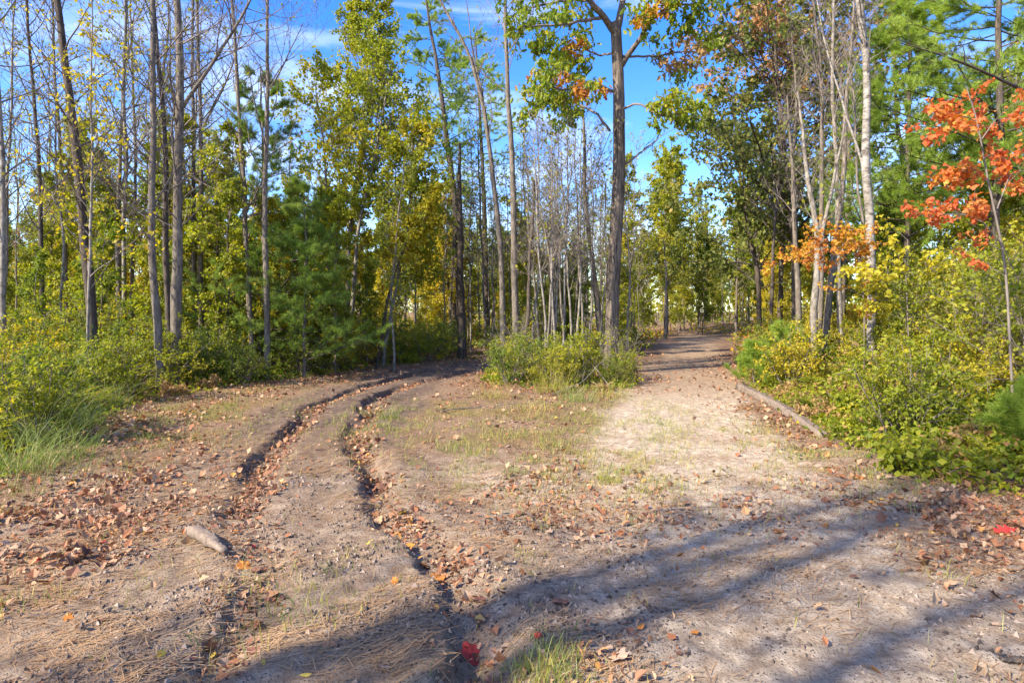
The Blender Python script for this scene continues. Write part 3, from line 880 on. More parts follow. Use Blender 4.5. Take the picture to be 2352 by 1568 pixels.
# ---- the big oak in the middle: trunk, limbs, crown split by colour
def big_oak():
    rng = rng_of(101)
    D = 17.0
    P, R, foot = trunk_px([(1402, 845), (1408, 640), (1422, 400), (1421, 200), (1414, 62)], D, 9.35, 36, 24, m=34)
    R[:5] *= np.array([1.7, 1.32, 1.14, 1.05, 1.0])
    tg = Geo()
    k = 18
    tubes(tg, P, R, k)
    v = tg.v[0].reshape(len(P), k, 3)
    ridg = 1 + .05 * rng.normal(size=(1, k, 1)) + .02 * rng.normal(size=(len(P), k, 1))
    tg.v[0] = (P[:, None] + (v - P[:, None]) * ridg).reshape(-1, 3).astype(np.float32)
    root = link('oak_tree', None, loc=foot, label='big oak with thick brown furrowed trunk standing in the middle by the sandy path', category='oak tree')
    link('trunk', tg.mesh('trunk', M['bark_oak']), root)
    limbs = [  # px path, depth change along it, root width, tip width
        ([(1414, 78), (1385, 40), (1352, 0), (1320, -70), (1300, -160)], (0, -.3, -.5, -.8, -1), 17, 6),
        ([(1414, 78), (1428, 30), (1432, 0), (1440, -90), (1470, -200)], (0, 0, .2, .4, .8), 20, 7),
        ([(1428, 152), (1462, 100), (1500, 42), (1512, 0), (1530, -60)], (0, -.3, -.7, -.9, -1.2), 13, 5),
        ([(1408, 210), (1360, 185), (1300, 210), (1240, 190)], (0, -.5, -1.1, -1.5), 8, 3),
        ([(1400, 300), (1370, 260), (1320, 235), (1230, 240)], (0, .5, 1.0, 1.5), 7, 3),
        ([(1430, 130), (1500, 130), (1570, 118), (1604, 120)], (0, .4, .7, 1.0), 6, 2.5),
        ([(1428, 250), (1470, 235), (1520, 270), (1590, 250)], (0, -.6, -1.0, -1.4), 6, 2.5),
        ([(1428, 385), (1470, 350), (1510, 320), (1520, 296)], (0, .2, .4, .4), 5, 2),
        ([(1385, 40), (1330, 50), (1270, 60), (1195, 60)], (-.2, -.6, -.9, -1.2), 9, 3),
        ([(1352, 0), (1300, 0), (1230, 15), (1190, 20)], (-.5, .2, .6, 1.0), 8, 3),
        ([(1500, 42), (1540, 20), (1580, 10), (1610, 30)], (-.7, -.9, -1.0, -1.0), 7, 2.5),
        ([(1414, 120), (1380, 130), (1330, 110), (1290, 130)], (.1, .5, .9, 1.2), 6, 2.5)]
    bg, greens, oranges, browns = Geo(), Geo(), Geo(), Geo()
    pos_all = []
    for li, (path, dd, wa, wb) in enumerate(limbs):
        Q = np.array([px(a, b, D + e) for (a, b), e in zip(path, dd)]) - foot
        rr = np.linspace(wa, wb, len(Q)) / FPX * D / 2
        Q, rr = resample(Q, rr, 16)
        Q = Q + rng.normal(size=Q.shape) * .012 * (np.arange(16)[:, None] > 0)
        lg = Geo()
        tubes(lg, Q, rr, 7)
        link('limb', lg.mesh('limb', M['bark_oak' if wa > 10 else 'twig']), root)
        n2 = 9 if li != 7 else 3
        B2, R2 = spawn(rng, Q[None], rr[None], n2 + (8 if wa > 10 else (6 if li in (3, 4, 11) else 2)), .30, 1, (30, 75), lambda t, l: .55 + .35 * rng.random(len(t)), 5, .2, .0, .6, .006)
        tubes(bg, B2, R2, 4)
        B3, R3 = spawn(rng, B2, R2, 4, .2, 1, (25, 65), lambda t, l: l * .5, 4, .2, -.04, .6, .0045)
        tubes(bg, B3, R3, 3)
        if li == 7:
            continue
        pos, _ = on_twigs(rng, np.concatenate([B3]), 12, .1, .07)
        pos_all.append(pos)
    pos = np.concatenate(pos_all)
    wp = pos + foot
    # photo columns/rows of every leaf decide which twigs have turned
    u, v = CX + wp[:, 0] / wp[:, 1] * FPX, HY - (wp[:, 2] - EYE) / wp[:, 1] * FPX
    def near(cx, cy, r):
        return np.hypot(u - cx, v - cy) < r * rng.uniform(.6, 1.15, len(u))
    brown = near(1575, 115, 45) | near(1530, 145, 32) | near(1610, 130, 30)
    orange = near(1325, 103, 26) | near(1290, 180, 20) | near(1335, 210, 26) | near(1195, 165, 30) | near(1395, 205, 25) | near(1510, 20, 26) | near(1470, 50, 18) | near(1380, 0, 25)
    orange &= ~brown
    for g, m_ in ((greens, ~(brown | orange)), (oranges, orange), (browns, brown)):
        leaves(g, rng, pos[m_], .16, .7, 'oak', bias=(0, 0, -.75), spread=1.0, up=.5)
    link('branches', bg.mesh('branches', M['twig']), root, kind='stuff')
    link('crown', greens.mesh('crown', M['oakgreen'], False), root, label='green and yellow-green oak leaves')
    link('crown', oranges.mesh('crown', M['orange'], False), root, label='twigs of leaves turned orange')
    link('crown', browns.mesh('crown', M['rust'], False), root, label='twig of red-brown leaves at the right end')


big_oak()

# ---- right of the sandy path
RT = 'grey trunks on the right of the sandy path'
hero('oak_tree', 'dark olive oak with tan-topped crown right of the sandy path', 'oak tree', 111, [(1830, 800), (1824, 560), (1800, 330), (1780, 130)], 22, 11.2, 20, 'oak', 'bark_dark', 'olive', n1=46, t0=.28, ls=.17, lf3=8, len1=lambda t: .34 * np.sin(np.clip((t - .12) / .95, 0, 1) * 3.0) + .08)
hero('oak_tree', 'smaller dark oak close behind the tan-topped oak', 'oak tree', 112, [(1745, 800), (1740, 620), (1700, 420), (1685, 240)], 24, 9.6, 14, 'oak', 'bark_dark', 'olive', n1=36, ls=.17)
hero('oak_tree', 'oak whose high crown has turned tan and orange', 'oak tree', 113, [(1790, 800), (1796, 500), (1790, 200), (1770, 90)], 25, 12.6, 14, 'oak', 'bark_dark', 'rust', t0=.62, n1=30, ls=.18, lf3=8)
hero('bare_tree', 'dark grey trunk, leftmost of the cluster right of the sandy path', 'tree', 121, [(1836, 830), (1832, 680), (1828, 540), (1815, 350)], 15.5, 6.8, 17, 'bare', 'bark_grey', 'lime', RT, t0=.5, n1=18)
hero('bare_tree', 'pale trunk forking like a Y in the right-hand cluster', 'tree', 122, [(1868, 830), (1880, 640), (1878, 520), (1850, 350)], 14.8, 6.6, 21, 'bare', 'bark_pale', 'lime', RT, t0=.5, n1=18, forks=[(.45, .1, .3, .55, .75)])
hero('bare_tree', 'grey trunk leaning right in the cluster beside the Y fork', 'tree', 123, [(1892, 820), (1912, 640), (1935, 420), (1948, 240), (1958, 60)], 15.2, 9, 19, 'bare', 'bark_grey', 'lime', RT, t0=.55, n1=18)
hero('bare_tree', 'tall grey pole behind the cluster, running out of the frame', 'tree', 124, [(1880, 800), (1888, 500), (1886, 200), (1868, 0)], 17, 12, 15, 'bare', 'bark_grey', 'lime', RT, t0=.5)
hero('bare_tree', 'tall pale pole between the leaning grey trunk and the white birch', 'tree', 125, [(1932, 800), (1925, 500), (1916, 250), (1915, 0)], 16.5, 12, 15, 'bare', 'bark_pale', 'lime', RT, t0=.5)
hero('bare_tree', 'dark thin pole behind the oaks right of the sandy path', 'tree', 126, [(1768, 800), (1772, 600), (1800, 300), (1870, 60)], 20, 9, 10, 'bare', 'bark_dark', 'rust', RT, t0=.4)
hero('white_birch', 'white birch trunk standing alone at the right, tallest pale trunk', 'birch tree', 131, [(2000, 830), (2004, 620), (2000, 480), (1984, 370), (1994, 200), (1988, 80), (1974, 0)], 12.2, 10.5, 22, 'bare_few', 'bark_birch', 'lime', t0=.55, n1=16, forks=[(.37, 2.9, .24, .45, .38)], w1px=12)
hero('bare_tree', 'thin bent stem left of the white birch', 'tree', 132, [(2012, 830), (1990, 560), (1975, 450), (1960, 250), (1940, 100)], 12.9, 6.5, 10, 'bare_few', 'bark_grey', 'lime', RT, n1=12)

# right-hand white pines with soft light needles
hero('white_pine', 'large soft light-green white pine filling the upper right corner', 'pine tree', 141, [(2290, 800), (2290, 500), (2300, 0)], 15.5, 11.5, 26, 'pine_old', 'bark_dark', 'pinelight', t0=.26, n1=66, nl=.17, nw=.012, lf2=11, lf1=8, needle=17, n2=8, len1=lambda t: .30 * (1.05 - t) + .05)
hero('white_pine', 'light-green pine behind the white birch', 'pine tree', 142, [(2080, 800), (2085, 500), (2090, 60)], 17.5, 9.6, 18, 'pine_old', 'bark_dark', 'pinelight', t0=.3, n1=56, nl=.17, nw=.012, lf2=11, lf1=8, needle=17, n2=8, len1=lambda t: .30 * (1.05 - t) + .04)
hero('white_pine', 'light-green pine at the right edge behind the red maple', 'pine tree', 143, [(2440, 800), (2440, 400), (2440, 0)], 16.5, 12, 24, 'pine_old', 'bark_dark', 'pinelight', t0=.22, n1=60, nl=.17, nw=.012, lf2=11, lf1=8, needle=17, n2=8, len1=lambda t: .28 * (1.05 - t) + .04)


# ---- young maples and saplings with coloured leaves on the right
def sapling(name, label, cat, seed, foot, limbs, leaf, templ, size, per, group=None, twig='twig', r0=.014, n2=7, l2=.38):
    """a small tree given by its limbs' photo paths: trunk, branches and leaves"""
    rng = rng_of(seed)
    foot = np.array([foot[0], foot[1], hz(*foot) - .02])
    tg, bg, cg = Geo(), Geo(), Geo()
    for li, (path, dep, w) in enumerate(limbs):
        Q = np.array([px(a, b, e) for (a, b), e in zip(path, dep)]) - foot
        if li == 0:
            Q[0] = 0
        Q, rr = resample(Q, np.linspace(r0 * w, r0 * w * .35, len(Q)), 14)
        tubes(tg if li == 0 else bg, Q, rr, 6 if li == 0 else 4)
        B2, R2 = spawn(rng, Q[None], rr[None], n2, .4 if li == 0 else .3, 1, (35, 75), lambda t, l: l2 * (.7 + .6 * rng.random(len(t))), 5, .15, .0, .6, .004, flat=.6)
        tubes(bg, B2, R2, 3)
        B3, R3 = spawn(rng, B2, R2, 3, .3, 1, (30, 60), lambda t, l: .5 * l, 3, .15, 0, .6, .003, flat=.6)
        tubes(bg, B3, R3, 3)
        pos, _ = on_twigs(rng, np.concatenate([B3]), per, .2, .035)
        leaves(cg, rng, pos, size, .95 if templ == 'maple' else .6, templ, bias=(0, 0, -.35), up=.9)
    root = link(name, None, loc=foot, label=label, category=cat)
    if group:
        root['group'] = group
    link('trunk', tg.mesh('trunk', M[twig]), root)
    link('branches', bg.mesh('branches', M[twig]), root, kind='stuff')
    link('crown', cg.mesh('crown', M[leaf], False), root)
    return root


d_ = 7.6
sapling('red_maple', 'young maple with scarlet-orange leaves in front of the right-hand pine', 'maple tree', 151, (px(2330, 800, d_)[0], d_), [
    ([(2330, 900), (2310, 600), (2270, 420), (2240, 250), (2220, 200)], (d_,) * 5, 1.2),
    ([(2300, 560), (2250, 500), (2180, 490), (2135, 500)], (d_, d_ - .1, d_ - .2, d_ - .2), .7),
    ([(2290, 480), (2320, 400), (2352, 390), (2400, 400)], (d_, d_ + .1, d_ + .1, d_), .7),
    ([(2270, 420), (2230, 380), (2200, 400)], (d_, d_ + .2, d_ + .3), .6),
    ([(2245, 280), (2200, 260), (2170, 280)], (d_, d_ - .1, d_ - .2), .6),
    ([(2255, 320), (2290, 270), (2310, 300)], (d_, d_ + .1, d_ + .2), .6)], 'red', 'maple', .054, 13, n2=7, l2=.34)
d_ = 11.4
sapling('orange_maple', 'maple sapling with a flat spray of orange leaves left of the white birch', 'maple tree', 152, (px(1985, 800, d_)[0], d_), [
    ([(1990, 850), (1985, 700), (1975, 600), (1960, 555)], (d_,) * 4, .9),
    ([(1985, 640), (1930, 580), (1870, 575), (1810, 600)], (d_, d_ - .2, d_ - .3, d_ - .4), .6),
    ([(1980, 610), (1940, 555), (1890, 545), (1840, 580)], (d_, d_ + .2, d_ + .3, d_ + .4), .6),
    ([(1980, 620), (1970, 560), (1950, 545)], (d_, d_, d_ + .1), .6)], 'orange', 'maple', .055, 12, n2=9, l2=.40)
d_ = 10.2
sapling('golden_maple', 'maple sapling with golden yellow leaves right of the white birch', 'maple tree', 153, (px(2090, 800, d_)[0], d_), [
    ([(2090, 880), (2085, 720), (2080, 620), (2085, 550)], (d_,) * 4, .9),
    ([(2085, 680), (2040, 640), (2000, 620)], (d_, d_ - .2, d_ - .3), .6),
    ([(2085, 660), (2130, 620), (2180, 600)], (d_, d_ - .2, d_ - .2), .6),
    ([(2088, 720), (2050, 690), (2010, 690)], (d_, d_ + .2, d_ + .3), .6),
    ([(2088, 700), (2150, 680), (2200, 690)], (d_, d_ + .2, d_ + .3), .6)], 'yellow', 'maple', .062, 10, n2=9, l2=.42)
# long dark pine limb reaching in from the right edge: a dead-tipped branch of a pine outside the frame
hero('white_pine', 'pine reaching one long dark bare limb in from the right edge', 'pine tree', 144, [(2560, 900), (2560, 500), (2560, 100)], 9.5, 8.0, 30, 'pine_old', 'bark_dark', 'pinelight', t0=.72, n1=14, lf2=3, lf1=2)


def long_limb():
    rng = rng_of(145)
    o = [q for q in bpy.data.objects if q.get('label', '').startswith('pine reaching')][0]
    foot = np.array(o.location)
    d = 9.5
    Q = np.array([px(2560, 300, d), px(2450, 250, d - .4), px(2350, 208, d - .8), px(2250, 160, d - 1.0), px(2150, 122, d - 1.2), px(2070, 100, d - 1.3)]) - foot
    Q, rr = resample(Q, np.linspace(.035, .006, 6), 22)
    g = Geo()
    tubes(g, Q, rr, 7)
    B2, R2 = spawn(rng, Q[None], rr[None], 20, .25, 1, (35, 70), lambda t, l: .5 * (1.2 - .6 * t), 6, .18, .04, .5, .004, flat=.4)
    tubes(g, B2, R2, 4)
    B3, R3 = spawn(rng, B2, R2, 4, .3, 1, (30, 60), lambda t, l: .45 * l, 4, .2, 0, .6, .003)
    tubes(g, B3, R3, 3)
    link('limb', g.mesh('limb', M['twig_dark']), o)
    c = Geo()
    pos, dr = on_twigs(rng, B3[rng.random(len(B3)) < .35], 2, .5, .01)
    needles(c, rng, pos, dr, 22, .11, .005)
    link('crown', c.mesh('crown', M['pinelight'], False), o)


long_limb()

# ------------------------------------------------------------------ the woods behind: individual trees copied from a few grown ones
LIB = {}


def lib(key, name, cat, seed, H, r0, spec, bark, leaf, **over):
    sp = dict(SPEC[spec])
    sp.update(over)
    P, R = trunk_rand(seed, H, r0)
    LIB.setdefault(key, []).append([make_tree(name, '', cat, seed, P, R, sp, bark, leaf, sides=7), False])


for i_ in range(3):
    lib('pole', 'slender_tree', 'tree', 201 + i_, 12 + i_, .06 + .014 * i_, 'bare', ['bark_pale', 'bark_grey', 'bark_grey'][i_], ['lime', 'green', 'yellow'][i_], n1=24, lf3=1, lf2=1, rmin=.009)
for i_ in range(3):
    lib('stem', 'slender_tree', 'tree', 211 + i_, 6.5 + i_, .026 + .005 * i_, 'bare_few', ['bark_pale', 'bark_grey', 'bark_pale'][i_], ['lime', 'green', 'yellow'][i_], lf3=1.2, rmin=.006, n1=22, n2=6)
for i_ in range(3):
    lib('leafy', 'leafy_tree', 'tree', 221 + i_, 11 + 1.5 * i_, .09, 'birch', ['bark_grey', 'bark_pale', 'bark_dark'][i_], ['green', 'lime', 'lime'][i_], ls=.14, lf3=9, lf2=6, n1=46)
lib('amber', 'leafy_tree', 'tree', 231, 10.5, .09, 'birch', 'bark_grey', 'rust', ls=.12, lf3=4, lf2=2, n1=34, t0=.4)
for i_ in range(2):
    lib('pine', 'pine_tree', 'pine tree', 241 + i_, 10 + 3 * i_, .13, 'pine_old', 'bark_dark', 'pine', t0=.25, nw=.022, nl=.18, needle=14, n1=44, lf2=4, lf1=3)
for i_, lf_ in enumerate(['green', 'lime', 'yellow', 'lime']):
    lib('thicket', 'leafy_tree', 'tree', 261 + i_, 7 + i_ % 2, .05, 'birch', ['bark_grey', 'bark_pale', 'bark_grey', 'bark_dark'][i_], lf_, ls=.11, lf3=10, lf2=6, n1=48, t0=.06, len1=lin(.22, .10))
for i_ in range(2):
    lib('under', 'leafy_sapling', 'tree', 251 + i_, 4.2 + i_, .028, 'thin_leafy', 'bark_grey', ['green', 'lime'][i_], ls=.10, lf3=6, lf2=5)
lib('under', 'leafy_sapling', 'tree', 253, 3.6, .025, 'thin_leafy', 'bark_grey', 'yellow', ls=.10, lf3=5, lf2=4)


def plant(key, k, x, y, rz, sc, label, group):
    proto = LIB[key][k % len(LIB[key])]
    loc = (x, y, hz(x, y) - .03)
    if not proto[1]:
        proto[1] = True
        r = proto[0]
        r.location, r.rotation_euler, r.scale = loc, (0, 0, rz), (sc, sc, sc)
        r['label'], r['group'] = label, group
        return r
    return copy_thing(proto[0], loc, rz, sc, label, group)


KINDLAB = {'pole': 'tall slender grey trunk', 'stem': 'thin pale stem', 'leafy': 'leafy yellow-green tree', 'amber': 'tree with tan and rust leaves',
           'pine': 'dark green pine', 'under': 'low leafy sapling', 'thicket': 'bushy young tree'}


def zone_of(x, y):
    u = CX + x / y * FPX
    for lim, z in ((250, 'behind the leaning dark trunk'), (480, 'behind the forked grey trunk'), (740, 'behind the young pine'), (1010, 'behind the leafy birches'),
                   (1210, 'behind the dead-branched dark pine'), (1400, 'behind the thicket of pale stems'), (1560, 'just right of the big oak'),
                   (1720, 'at the far end of the sandy path'), (1900, 'behind the tan-topped oak'), (2060, 'behind the white birch')):
        if u < lim:
            return z
    return 'behind the right-hand white pines'


def woods():
    rng = rng_of(300)
    pts = []
    def scatter(n, kind, ulo, uhi, ylo, yhi, gap, slo=.85, shi=1.15, cap=None):
        k = tries = 0
        while k < n and tries < 4000:
            tries += 1
            y = ylo + (yhi - ylo) * rng.random() ** .9
            u = rng.uniform(ulo, uhi)
            x = (u - CX) / FPX * y
            pc = np.interp(y, PATH_C[:, 1], PATH_C[:, 0])
            if abs(x - pc) < 2.0 and y < 44:
                continue
            if x > left_edge(y) - .6 and y < 24 and x < right_edge(y) + .5:
                continue
            if any((x - a) ** 2 + (y - b) ** 2 < gap * gap for a, b in pts):
                continue
            pts.append((x, y))
            far = 'far back ' if y > 34 else ''
            sc = rng.uniform(slo, shi)
            if cap:
                sc = min(sc, (EYE + cap * y * rng.uniform(.65, 1.0)) / 7.5)
            plant(kind, int(rng.integers(9)), x, y, rng.uniform(0, 6.28), sc, (KINDLAB[kind] if kind != 'pole' or not far else 'slender grey trunk') + ' ' + far + zone_of(x, y), 'woodland trees behind the clearing')
            k += 1
    scatter(18, 'pole', -60, 760, 17, 40, .8)
    scatter(10, 'stem', 0, 760, 14, 30, .6)
    scatter(36, 'thicket', -60, 780, 16, 34, 1.1, .6, 1.05, .27)
    scatter(8, 'leafy', -60, 700, 34, 60, 2.0, .45, .6)
    scatter(5, 'amber', -60, 420, 24, 40, 2.0, .5, .7)
    scatter(3, 'pine', 200, 760, 30, 44, 2.0, .5, .65)
    scatter(12, 'under', 0, 1000, 15, 28, .9, .7, 1.1)
    scatter(8, 'leafy', 700, 1040, 27, 50, 1.6, .65, .85)
    scatter(8, 'stem', 740, 1150, 19, 32, .5)
    scatter(14, 'thicket', 760, 1200, 23, 42, 1.2, .6, 1.0, .25)
    scatter(14, 'pole', 900, 1420, 24, 55, .9, .6, .8)
    scatter(48, 'stem', 1000, 1460, 20.5, 42, .4, .8, 1.15)
    scatter(8, 'leafy', 1000, 1420, 38, 66, 2.0, .5, .7)
    scatter(16, 'thicket', 1150, 1440, 28, 64, 1.4, .6, .9, .19)
    scatter(9, 'thicket', 1090, 1420, 23, 30, 1.2, .5, .8, .16)
    scatter(3, 'pine', 1000, 1400, 34, 50, 3.0, .6, .75)
    scatter(10, 'pole', 1420, 1760, 36, 70, .9, .6, .75)
    scatter(16, 'stem', 1430, 1740, 36, 62, .6, .9, 1.2)
    scatter(10, 'leafy', 1425, 1780, 36, 46, 1.8, .85, 1.05)
    scatter(14, 'leafy', 1430, 1800, 46, 74, 1.8, .7, .95)
    scatter(3, 'pine', 1470, 1640, 44, 58, 3.0, .75, .9)
    scatter(18, 'thicket', 1430, 1780, 34, 66, 1.2, .6, 1.0, .15)
    scatter(7, 'leafy', 1760, 2420, 25, 50, 2.0, .7, .95)
    scatter(7, 'pole', 1800, 2400, 18, 34, 1.0)
    scatter(3, 'pine', 1950, 2450, 22, 36, 2.5, .8, 1.0)
    scatter(9, 'thicket', 1780, 2060, 20, 32, 1.1, .5, .8, .13)
    scatter(9, 'thicket', 2060, 2420, 14, 30, 1.1, .55, .9, .28)
    scatter(6, 'under', 1850, 2400, 12, 24, .9, .8, 1.1)


woods()


ORD = 'first second third fourth fifth sixth seventh eighth ninth tenth eleventh twelfth thirteenth fourteenth fifteenth sixteenth seventeenth eighteenth nineteenth twentieth twenty-first twenty-second twenty-third twenty-fourth twenty-fifth twenty-sixth twenty-seventh twenty-eighth'.split()


def far_woods():
    rng = rng_of(340)
    n = 420
    y = rng.uniform(66, 105, n)
    x = rng.uniform(-.9, .9, n) * y
    H = rng.uniform(6, 11, n)
    m = 4
    t = np.linspace(0, 1, m)
    P = np.stack([x[:, None] + rng.normal(size=(n, 1)) * .5 * t, y[:, None] + 0 * t[None], height(x, y, False)[:, None] - .1 + H[:, None] * t[None]], -1)
    R = rng.uniform(.05, .11, n)[:, None] * np.linspace(1, .3, m)[None]
    g, c = Geo(), Geo()
    tubes(g, P, R, 3)
    B, RB = spawn(rng, P, R, 8, .3, 1, (30, 70), lambda t, l: .22 * l, 3, .15, .08, .5, .018)
    tubes(g, B, RB, 3)
    pos, _ = on_twigs(rng, B, 4, .2, .45)
    leaves(c, rng, pos, .42, .8, 'rhomb', bias=(0, 0, .1), spread=1.3, up=.5)
    k = 11000
    y = rng.uniform(62, 108, k)
    x = rng.uniform(-.9, .9, k) * y
    z = height(x, y, False) + rng.random(k) ** 1.4 * 5.2
    leaves(c, rng, np.stack([x, y, z], 1), .5, .8, 'rhomb', bias=(0, 0, .2), spread=1.2, up=.5)
    root = link('distant_woods', g.mesh('distant_woods', M['bark_grey']), kind='stuff', label='distant mass of grey trunks and scrub closing the view', category='woods')
    link('foliage', c.mesh('foliage', M['lime'], False), root, kind='stuff')


far_woods()


# trees standing outside the frame, at the left behind the viewer; the foreground lies in their shade
def shade_trees():
    for i, (q, sd, r) in enumerate((((-.32, 3.62), 13.5, .17), ((1.08, 4.05), 16, .12), ((1.41, 3.72), 12.5, .15), ((-1.3, 2.75), 14.5, .14), ((2.1, 3.2), 14.5, .15))):
        b = np.array(q) - SUN_DIR[:2] * sd
        P, R = trunk_rand(350 + i, 17.0, r, .015, .12)
        sp = dict(SPEC['bare'], n1=24, n2=5, n3=2, t0=.45, lf3=1, lf2=1, ls=.13, len1=lin(.15, .06))
        make_tree('bare_tree', 'bare tree beside the viewer, outside the picture, shading the foreground, ' + ORD[i] + ' of five', 'tree', 350 + i, P, R, sp, 'bark_grey', 'lime', 'trees outside the picture that shade the track', (float(b[0]), float(b[1]), hz(*b) - .03), 7)


shade_trees()


# ------------------------------------------------------------------ shrubs and undergrowth
SH = {}


def shrub_proto(key, name, cat, seed, H, W, n, leaf, size, lw, per, templ='rhomb', stem='twig', bias=(0, 0, -.1), n2=6, n3=3):
    rng = rng_of(seed)
    a = rng.uniform(0, 6.28, n)
    rad = rng.random(n) ** .6
    d = np.stack([np.cos(a) * rad * W / H, np.sin(a) * rad * W / H, np.ones(n)], 1)
    m = 7
    P = np.empty((n, m, 3))
    P[:, 0] = np.stack([np.cos(a) * rad * .2 * W, np.sin(a) * rad * .2 * W, np.full(n, -.04)], 1)
    ln = H * rng.uniform(.6, 1.05, n)
    dd = nrm(d)
    for j in range(1, m):
        dd = nrm(dd + .12 * rng.normal(size=dd.shape))
        P[:, j] = P[:, j - 1] + dd * (ln / (m - 1))[:, None]
    R = np.full((n, 1), .008 * H ** .5) * np.linspace(1, .35, m)[None]
    sg, cg = Geo(), Geo()
    tubes(sg, P, R, 4)
    B2, R2 = spawn(rng, P, R, n2, .2, 1, (30, 70), lambda t, l: l * .35 * (1.2 - .5 * t), 4, .18, .02, .6, .003)
    tubes(sg, B2, R2, 3)
    tw = B2
    if n3:
        B3, R3 = spawn(rng, B2, R2, n3, .3, 1, (30, 60), lambda t, l: l * .5, 3, .2, 0, .6, .0025)
        tubes(sg, B3, R3, 3)
        tw = B3
    pos, _ = on_twigs(rng, tw, per, .1, size * .4)
    leaves(cg, rng, pos, size, lw, templ, bias=bias, up=.8)
    root = link(name, None, label='', category=cat)
    link('stems', sg.mesh('stems', M[stem]), root, kind='stuff')
    link('foliage', cg.mesh('foliage', M[leaf], False), root)
    SH.setdefault(key, []).append([root, False])


def fern_proto(key, seed, leaf, H, n=8):
    rng = rng_of(seed)
    sg, cg = Geo(), Geo()
    for i in range(n):
        a = rng.uniform(0, 6.28)
        d = np.array([math.cos(a) * .34, math.sin(a) * .34, 1.0])
        p = np.array([math.cos(a) * .04, math.sin(a) * .04, -.03])
        pts = [p]
        l_ = H * rng.uniform(.8, 1.3)
        for j in range(9):
            d = nrm(d + np.array([math.cos(a) * .16, math.sin(a) * .11, -.06]) + .05 * rng.normal(size=3))
            pts.append(pts[-1] + d * l_ / 9)
        Q = np.array(pts)
        tubes(sg, Q, np.linspace(.005, .0015, 10), 3)
        side = nrm(np.cross(Q[-1] - Q[0], [0, 0, 1.0]))
        for s_ in (-1, 1):
            for t in np.linspace(.25, .98, 13):
                f = t * 9
                k = min(int(f), 8)
                c = Q[k] * (1 - f + k) + Q[k + 1] * (f - k)
                pl = .30 * H * math.sin(min(1, (1.05 - t) * 1.25) * 1.57)
                along = nrm(Q[k + 1] - Q[k])
                pd = nrm(side * s_ + along * .45 + .1 * rng.normal(size=3))
                m_ = 5
                pp = c + pd * (np.linspace(.12, .95, m_)[:, None] * pl)
                sd = nrm(np.cross(pd, [0, 0, 1.0]))
                for q_ in (-1, 1):
                    leaves(cg, rng, pp, pl * .20 + .010, .40, 'rhomb', bias=sd * q_ * 1.2 + pd * .5, spread=1.0, up=.3)
    root = link('bracken_fern', None, label='', category='fern')
    link('stems', sg.mesh('stems', M['twig']), root, kind='stuff')
    link('fronds', cg.mesh('fronds', M[leaf], False), root, kind='stuff')
    SH.setdefault(key, []).append([root, False])


def tuft_geo(rng, n, H, W, w=.006, droop=.5, segs=4):
    """grass blades as curved strips"""
    a = rng.uniform(0, 6.28, n)
    rad = W * rng.random(n) ** .7
    p = np.stack([np.cos(a) * rad, np.sin(a) * rad, np.full(n, -.01)], 1)
    b = a + rng.normal(size=n) * .8
    lean = rng.uniform(.05, .75, n)
    d = nrm(np.stack([np.cos(b) * lean, np.sin(b) * lean, np.ones(n)], 1))
    out = np.stack([np.cos(b), np.sin(b), np.zeros(n)], 1)
    ln = H * (.25 + .9 * rng.random(n) ** 1.2)
    s = nrm(np.cross(d, np.array([0, 0, 1.0])) + .3 * rng.normal(size=d.shape))
    V = np.empty((n, segs * 2 + 1, 3))
    for j in range(segs):
        wj = w * (1 - .6 * j / segs)
        V[:, 2 * j] = p - s * wj / 2
        V[:, 2 * j + 1] = p + s * wj / 2
        p = p + d * (ln / segs)[:, None]
        d = nrm(d + out * droop * (j + 1) / segs * .5 - np.array([0, 0, droop * .22 * (j + 1) / segs]))
    V[:, -1] = p
    g = Geo()
    k = segs * 2 + 1
    base = (np.arange(n) * k)[:, None]
    q = np.concatenate([base + np.array([[2 * j, 2 * j + 1, 2 * j + 3, 2 * j + 2]]) for j in range(segs - 1)])
    t = base + np.array([[2 * segs - 2, 2 * segs - 1, 2 * segs]])
    g.add(V.reshape(-1, 3), q, t)
    return g


for i_, lf_ in enumerate(['green', 'lime', 'green']):
    shrub_proto('bush', 'shrub', 'shrub', 401 + i_, 1.25, .8, 15, lf_, .055, .6, 11)
for i_, lf_ in enumerate(['lime', 'yellow']):
    shrub_proto('tall', 'tall_shrub', 'shrub', 411 + i_, 2.4, 1.1, 12, lf_, .07, .7, 8, n2=8)
shrub_proto('tall', 'tall_shrub', 'shrub', 413, 2.3, 1.0, 12, 'lime', .07, .7, 6, n2=8)
shrub_proto('gold', 'golden_shrub', 'shrub', 421, 1.2, .75, 14, 'yellow', .055, .62, 11)
shrub_proto('orange', 'orange_shrub', 'shrub', 431, 1.1, .65, 12, 'orange', .08, .65, 5)
shrub_proto('bare', 'bare_shrub', 'shrub', 441, 1.7, .9, 16, 'lime', .06, .6, 1, n2=8)
shrub_proto('low', 'low_plant', 'plant', 451, .5, .45, 14, 'green', .07, .75, 5, n2=5, n3=2)
shrub_proto('low', 'low_plant', 'plant', 452, .45, .45, 14, 'lime', .07, .75, 5, n2=5, n3=2)
shrub_proto('low', 'low_plant', 'plant', 453, .4, .4, 12, 'rust', .06, .7, 5, n2=5, n3=2)
fern_proto('fern', 461, 'fern', .85)
fern_proto('fern', 462, 'fern', .75)
fern_proto('greenfern', 463, 'lime', .6)

SHLAB = {'bush': 'green leafy bush', 'tall': 'tall yellow-green bush', 'gold': 'golden-leaved bush', 'orange': 'orange-leaved bush', 'bare': 'bare twiggy grey bush',
         'low': 'low leafy plant', 'fern': 'withered tan fern', 'greenfern': 'yellow-green fern'}


